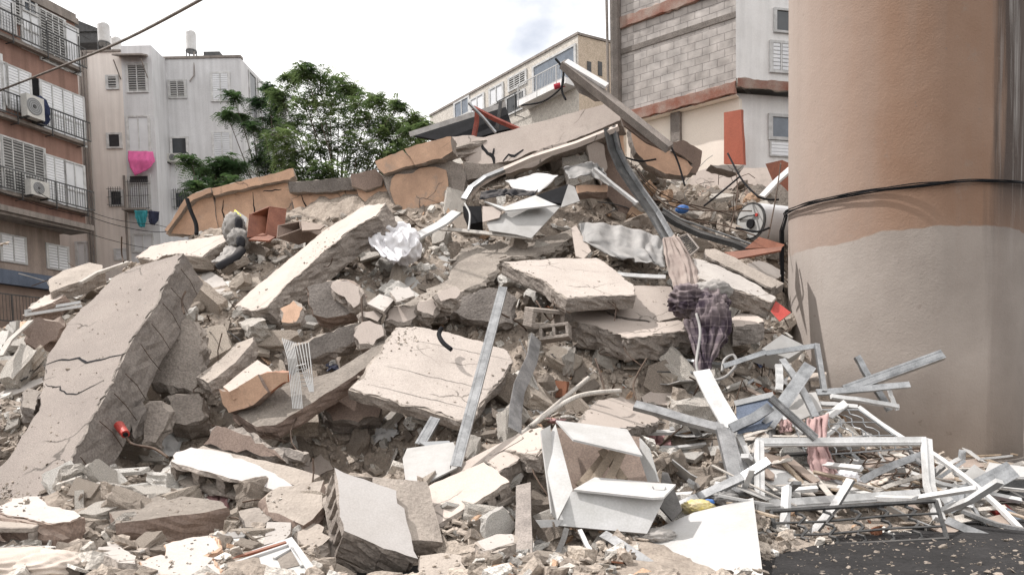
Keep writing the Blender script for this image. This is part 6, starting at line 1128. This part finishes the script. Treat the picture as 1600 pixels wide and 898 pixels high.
def visible_spot(rnd, clean=True, wide=False):
    for _ in range(200):
        y = 5.0 + 15.5 * rnd.random() ** 1.15; x = rnd.uniform(-1.15 if wide else -.86, .62) * y; z = H(x, y)
        if z < -.02: continue
        px, py = proj((x, y, z))
        if not ((-420 if wide else -60) < px < 1660 and py < 960): continue
        if px > 1240 and rnd.random() < .7: continue
        if clean and any(inside(px, py, e) for e in EXCL): continue
        if (x - CC.x) ** 2 + (y - CC.y) ** 2 < (RR + .1) ** 2: continue
        return x, y, z, px, py
    return None
def rot_on(n, rnd, wild):
    n = (n + Vector((rnd.gauss(0, wild), rnd.gauss(0, wild), rnd.gauss(0, wild)))).normalized(); q = n.to_track_quat('Z', 'Y').to_matrix(); return q @ Matrix.Rotation(rnd.uniform(0, 6.283), 3, 'Z')
def tone_of(px, py, r):
    # the tile scatter near the top is mostly white; elsewhere it is mixed
    if (560 < px < 720 and 360 < py < 480) or (370 < px < 480 and 370 < py < 470): return r.choice((.8, .9, .9, .65, .3))
    if px < 330 or (px < 620 and py > 420): return r.choice((.1, .3, .3, .5, .5, .65, .8, .95)) if r.random() < .75 else r.random()
    return r.random() ** .9
TPLH = {k: [chunk_template(k, i * 3 + len(k), 4 if k in ('chunk', 'block', 'plate') else 1) for i in range(len(v))] for k, v in TPL.items()}
TM = {}
def tone_mesh(name, vs, fs, tone, mat='frag'):
    me = bpy.data.meshes.new(name); me.from_pydata(vs.tolist(), [], fs.tolist()); me.materials.append(M[mat])
    at = me.attributes.new('tone', 'FLOAT', 'FACE'); at.data.foreach_set('value', np.full(len(fs), tone, dtype=np.float32)); return me
def scatter_individuals(name, label, cat, group, kinds, count, smin, smax, wild, sd, mat='frag', tones=None, area=None, sink=.25, stretch=1.0, cap=.028):
    r = random.Random(sd); made = 0; tries = 0
    while made < count and tries < count * 200:
        tries += 1; s = visible_spot(r)
        if s is None: continue
        x, y, z, px, py = s
        if px > 1185 and py > 690 and (py > 800 or r.random() < .6): continue
        if area and not area(px, py): continue
        sz = min(smin * (smax / smin) ** (r.random() ** 1.5), cap * y + .02 - max(0, py - 800) * .0012); k = r.choice(kinds); i = r.randrange(len(TPL[k])); tn = round((tones(px, py, r) if tones else tone_of(px, py, r)) * 40) / 40; tn = min(max(tn, .02), .99)
        key = (k, i, tn, mat)
        if key not in TM: TM[key] = tone_mesh(name, *TPLH[k][i], tn, mat)
        o = bpy.data.objects.new(name, TM[key]); COL.objects.link(o); n = normal_at(x, y); Rm = rot_on(n, r, wild)
        o.matrix_world = Matrix.Translation(Vector((x, y, z)) + n * sz * sink) @ Rm.to_4x4() @ Matrix.Diagonal((sz * stretch, sz, sz, 1)); tag(o, label, cat, group); made += 1
scatter_individuals('concrete_chunk', 'loose grey or beige lump of broken concrete lying among the rubble', 'concrete chunk', 'loose concrete chunks on the heap', ('chunk', 'block'), 295, .12, .38, .5, 5)
scatter_individuals('plaster_shard', 'loose flat shard of plaster or tile lying among the rubble', 'plaster shard', 'loose flat shards on the heap', ('shard',), 295, .10, .34, .32, 6)
scatter_individuals('wood_sliver', 'loose narrow splinter or strip lying among the rubble', 'strip', 'loose narrow strips on the heap', ('sliver',), 240, .16, .42, .3, 7)
scatter_individuals('slab_fragment', 'medium thick broken piece of slab or wall lying tilted in the rubble', 'slab fragment', 'medium slab fragments on the heap', ('plate', 'plate', 'block'), 285, .2, .5, .42, 9, tones=lambda px, py, r: r.choice((.3, .5, .5, .65, .65, .8, .9, .8, .3)), cap=.036)
scatter_individuals('tan_fragment', 'tan or brown broken wall fragment on the shoulder of the heap near the tower', 'wall fragment', 'tan wall fragments near the tower', ('chunk', 'block', 'plate'), 60, .18, .42, .6, 15, tones=lambda px, py, r: r.choice((.5, .65, .3, .97, .8)), area=lambda px, py: 980 < px < 1235 and 255 < py < 350)
def scatter_mass(name, label, cat, count, smin, smax, kinds, wild, sd, p=2.6, clean=True, near=False, sink=.3):
    r = random.Random(sd); VS = []; FS = []; TN = []; off = 0
    for _ in range(count):
        s = visible_spot(r, clean, True)
        if s is None: continue
        x, y, z, px, py = s; sz = smin * (smax / smin) ** (r.random() ** p); vs, fs = TPL[(k := r.choice(kinds))][r.randrange(len(TPL[k]))]
        n = normal_at(x, y); Rm = np.array(rot_on(n, r, wild)); c = np.array(Vector((x, y, z)) + n * sz * sink); VS.append(vs @ Rm.T * sz + c); FS.append(fs + off); off += len(vs); TN.append(np.full(len(fs), tone_of(px, py, r), dtype=np.float32))
    for c_, n_, poly in (TOPS if smax < .1 else []):
        xs = [p[0] for p in poly]; ys = [p[1] for p in poly]; k0 = int((max(xs)-min(xs)) * (max(ys)-min(ys)) / 130); cl = (r.uniform(min(xs), max(xs)), r.uniform(min(ys), max(ys)))
        for _ in range(k0):
            px, py = (r.uniform(min(xs), max(xs)), r.uniform(min(ys), max(ys))) if r.random() < .4 else (r.gauss(cl[0], 22), r.gauss(cl[1], 14))
            if not inside(px, py, poly): continue
            q_ = on_plane(px, py, c_, n_); sz = .006 * (4.5 ** (r.random() ** 2)); k = r.choice(kinds); vs, fs = TPL[k][r.randrange(len(TPL[k]))]; Rm = np.array(rot_on(n_, r, .5))
            VS.append(vs @ Rm.T * sz + np.array(q_ + n_ * sz * .3)); FS.append(fs + off); off += len(vs); TN.append(np.full(len(fs), r.choice((.1,.3,.5,.5,.7,.8)), dtype=np.float32))
    for _ in range(420 if smax < .1 else 30):   # litter on the bare ground at the foot of the heap
        px, py = r.uniform(1180, 1640), 842 + 70 * r.random() ** 1.6; d_ = ray(px, py); q_ = EYE + d_ * (1.6 / -d_.z)
        if H(q_.x, q_.y) > .03: continue
        sz = .006 * (5 ** (r.random() ** 2)) if smax < .1 else r.uniform(.02, .05); k = r.choice(kinds); vs, fs = TPL[k][r.randrange(len(TPL[k]))]; VS.append(vs @ np.array(rot_on(Vector((0,0,1)), r, .3)).T * sz + np.array(q_ + Vector((0,0,sz*.1)))); FS.append(fs + off); off += len(vs); TN.append(np.full(len(fs), r.choice((.05,.05,.1,.1,.3)), dtype=np.float32))
    VS = np.concatenate(VS); FS = np.concatenate(FS); TN = np.concatenate(TN); me = bpy.data.meshes.new(name); me.vertices.add(len(VS)); me.vertices.foreach_set('co', VS.astype(np.float32).ravel())
    me.loops.add(len(FS) * 3); me.loops.foreach_set('vertex_index', FS.astype(np.int32).ravel()); me.polygons.add(len(FS)); me.polygons.foreach_set('loop_start', np.arange(0, len(FS) * 3, 3, dtype=np.int32)); me.update(calc_edges=True)
    me.polygons.foreach_set('use_smooth', np.zeros(len(FS), dtype=bool)); at = me.attributes.new('tone', 'FLOAT', 'FACE'); at.data.foreach_set('value', TN); me.materials.append(M['frag']); o = bpy.data.objects.new(name, me); COL.objects.link(o); return tag(o, label, cat, kind='stuff')
scatter_mass('rubble', 'mixed grey, beige and white concrete fragments covering the whole heap', 'rubble', 7800, .05, .16, ('chunk', 'block', 'shard', 'shard', 'sliver'), .5, 31, 1.6)
scatter_mass('gravel', 'fine crumbs of concrete and plaster between the larger fragments', 'rubble', 24000, .018, .06, ('shard', 'shard', 'sliver', 'block'), .6, 32, 1.5, sink=.2)

# ------------------------------------------------------------------ say which one: each loose piece is told by the landmark it lies nearest to
LM = [(20,888,'cream sack in the corner'),(66,795,'white topped broken cap'),(190,672,'red tube'),(130,600,'crack across the leaning slab'),(20,610,'white board at the left edge'),(90,485,'white lamp tubes'),(70,515,'brown crumpled bundle'),(120,430,'grey poking slab'),(290,385,'pale slab behind the leaning slab'),
      (270,560,'broken round column piece'),(290,640,'squarish column piece'),(240,660,'pear shaped grey chunk'),(350,560,'grey square bar'),(380,610,'orange faced block'),(466,590,'white wire rack'),(260,800,'brown faced block'),(360,740,'white topped hollow slab'),(420,870,'framed panel with red edge'),
      (300,870,'orange sided chunks'),(460,785,'grey end piece'),(580,800,'front wall piece with open cells'),(460,410,'diagonal beige slab'),(370,385,'grey clothes bundle'),(405,350,'red-brown drawer'),(330,450,'white triangular slab'),(456,494,'orange sided stone'),(520,465,'shaded brown slab face'),(580,520,'pale lump at the beam tip'),
      (610,380,'crumpled white bag'),(605,472,'square white tile'),(680,415,'five cornered grey tile'),(740,420,'lumpy brown slab'),(750,590,'steel post on the square slab'),(640,580,'left half of the square slab'),(520,660,'dark cavity under the square slab'),(675,730,'bent white board'),(715,780,'pinkish hollow slab'),(775,855,'small square block'),
      (820,600,'twisted galvanised strip'),(860,500,'hollow blocks beside the post'),(880,435,'flat pale slab with crumbs'),(980,500,'broad tan-edged slab'),(820,350,'crushed beige appliance'),(960,385,'crumpled grey sheeting'),(720,250,'bare end of the white roof edge'),(900,240,'sweeping pale trim'),(1030,340,'bent dark steel channel'),(1066,327,'blue canister'),
      (1177,346,'boiler end cap'),(1190,388,'red-brown boards'),(1100,500,'purple blanket'),(1055,410,'beige curtain'),(1160,445,'white slab pointing at the tower'),(1195,425,'squared pale block'),(1225,488,'red painted scrap'),(1225,540,'pale carton'),(1120,620,'white flat profile'),(1145,720,'grooved steel profile'),(1040,640,'long shiny bent strut'),
      (950,640,'pinkish slab behind the cabinet'),(945,760,'open white cabinet'),(817,810,'upright grey plank'),(912,870,'tiny blue box'),(1090,792,'yellow bag'),(1120,850,'large smooth white board'),(1187,740,'left bar of the window frame'),(1320,688,'top bar of the window frame'),(1455,750,'right bar of the window frame'),(1320,790,'lower bar of the window frame'),
      (1280,690,'hanging pink cloth'),(1400,580,'longest steel channel'),(1340,650,'sloping white pole bar'),(1530,760,'dark steel gutter'),(1590,820,'bluish glass sheet'),(1560,730,'white topped appliance'),(1510,780,'red and white box'),(1340,840,'wavy iron grille'),(470,310,'orange cornice'),(1160,280,'red partition')]
ORD = 'nearest,second nearest,third nearest,fourth nearest,fifth nearest,sixth nearest,seventh nearest,eighth nearest,ninth nearest,tenth nearest,eleventh nearest,twelfth nearest,thirteenth nearest,fourteenth nearest,fifteenth nearest,sixteenth nearest,seventeenth nearest,eighteenth nearest,nineteenth nearest,twentieth nearest'.split(',') + ['%s nearest' % w_ for w_ in 'twenty-first twenty-second twenty-third twenty-fourth twenty-fifth twenty-sixth twenty-seventh twenty-eighth twenty-ninth thirtieth thirty-first thirty-second thirty-third thirty-fourth thirty-fifth thirty-sixth thirty-seventh thirty-eighth thirty-ninth fortieth'.split()]
NOUN = {'concrete_chunk': 'broken concrete lump', 'plaster_shard': 'flat plaster shard', 'wood_sliver': 'narrow splinter', 'slab_fragment': 'thick slab fragment', 'slat': 'loose slat', 'metal_profile': 'loose metal profile', 'board_piece': 'broken board piece', 'tan_fragment': 'tan wall fragment', 'rebar': 'thin rusty rod', 'cloth_scrap': 'crumpled cloth scrap'}
GR = {}
for o in COL.objects:
    if o.get('group') and o.parent is None and o.name.split('.')[0] in NOUN:
        p = o.matrix_world.translation if o.name.split('.')[0] not in ('slat', 'rebar', 'board_piece', 'metal_profile', 'cloth_scrap') else o.location
        GR.setdefault(o['group'], []).append((o, proj(o.matrix_basis.translation)))
for g_, lst in GR.items():
    names = {}
    rk = {}
    for li, (lx, ly, ph) in enumerate(LM):
        for i, (o, q) in enumerate(sorted(lst, key=lambda t_: (t_[1][0]-lx)**2 + (t_[1][1]-ly)**2)): rk[o, li] = i
    for o, q in lst:
        li = min(range(len(LM)), key=lambda k_: (q[0]-LM[k_][0])**2 + (q[1]-LM[k_][1])**2); i = rk[o, li]
        if i < len(ORD): o['label'] = '%s, %s one to the %s' % (NOUN[o.name.split('.')[0]], ORD[i], LM[li][2])
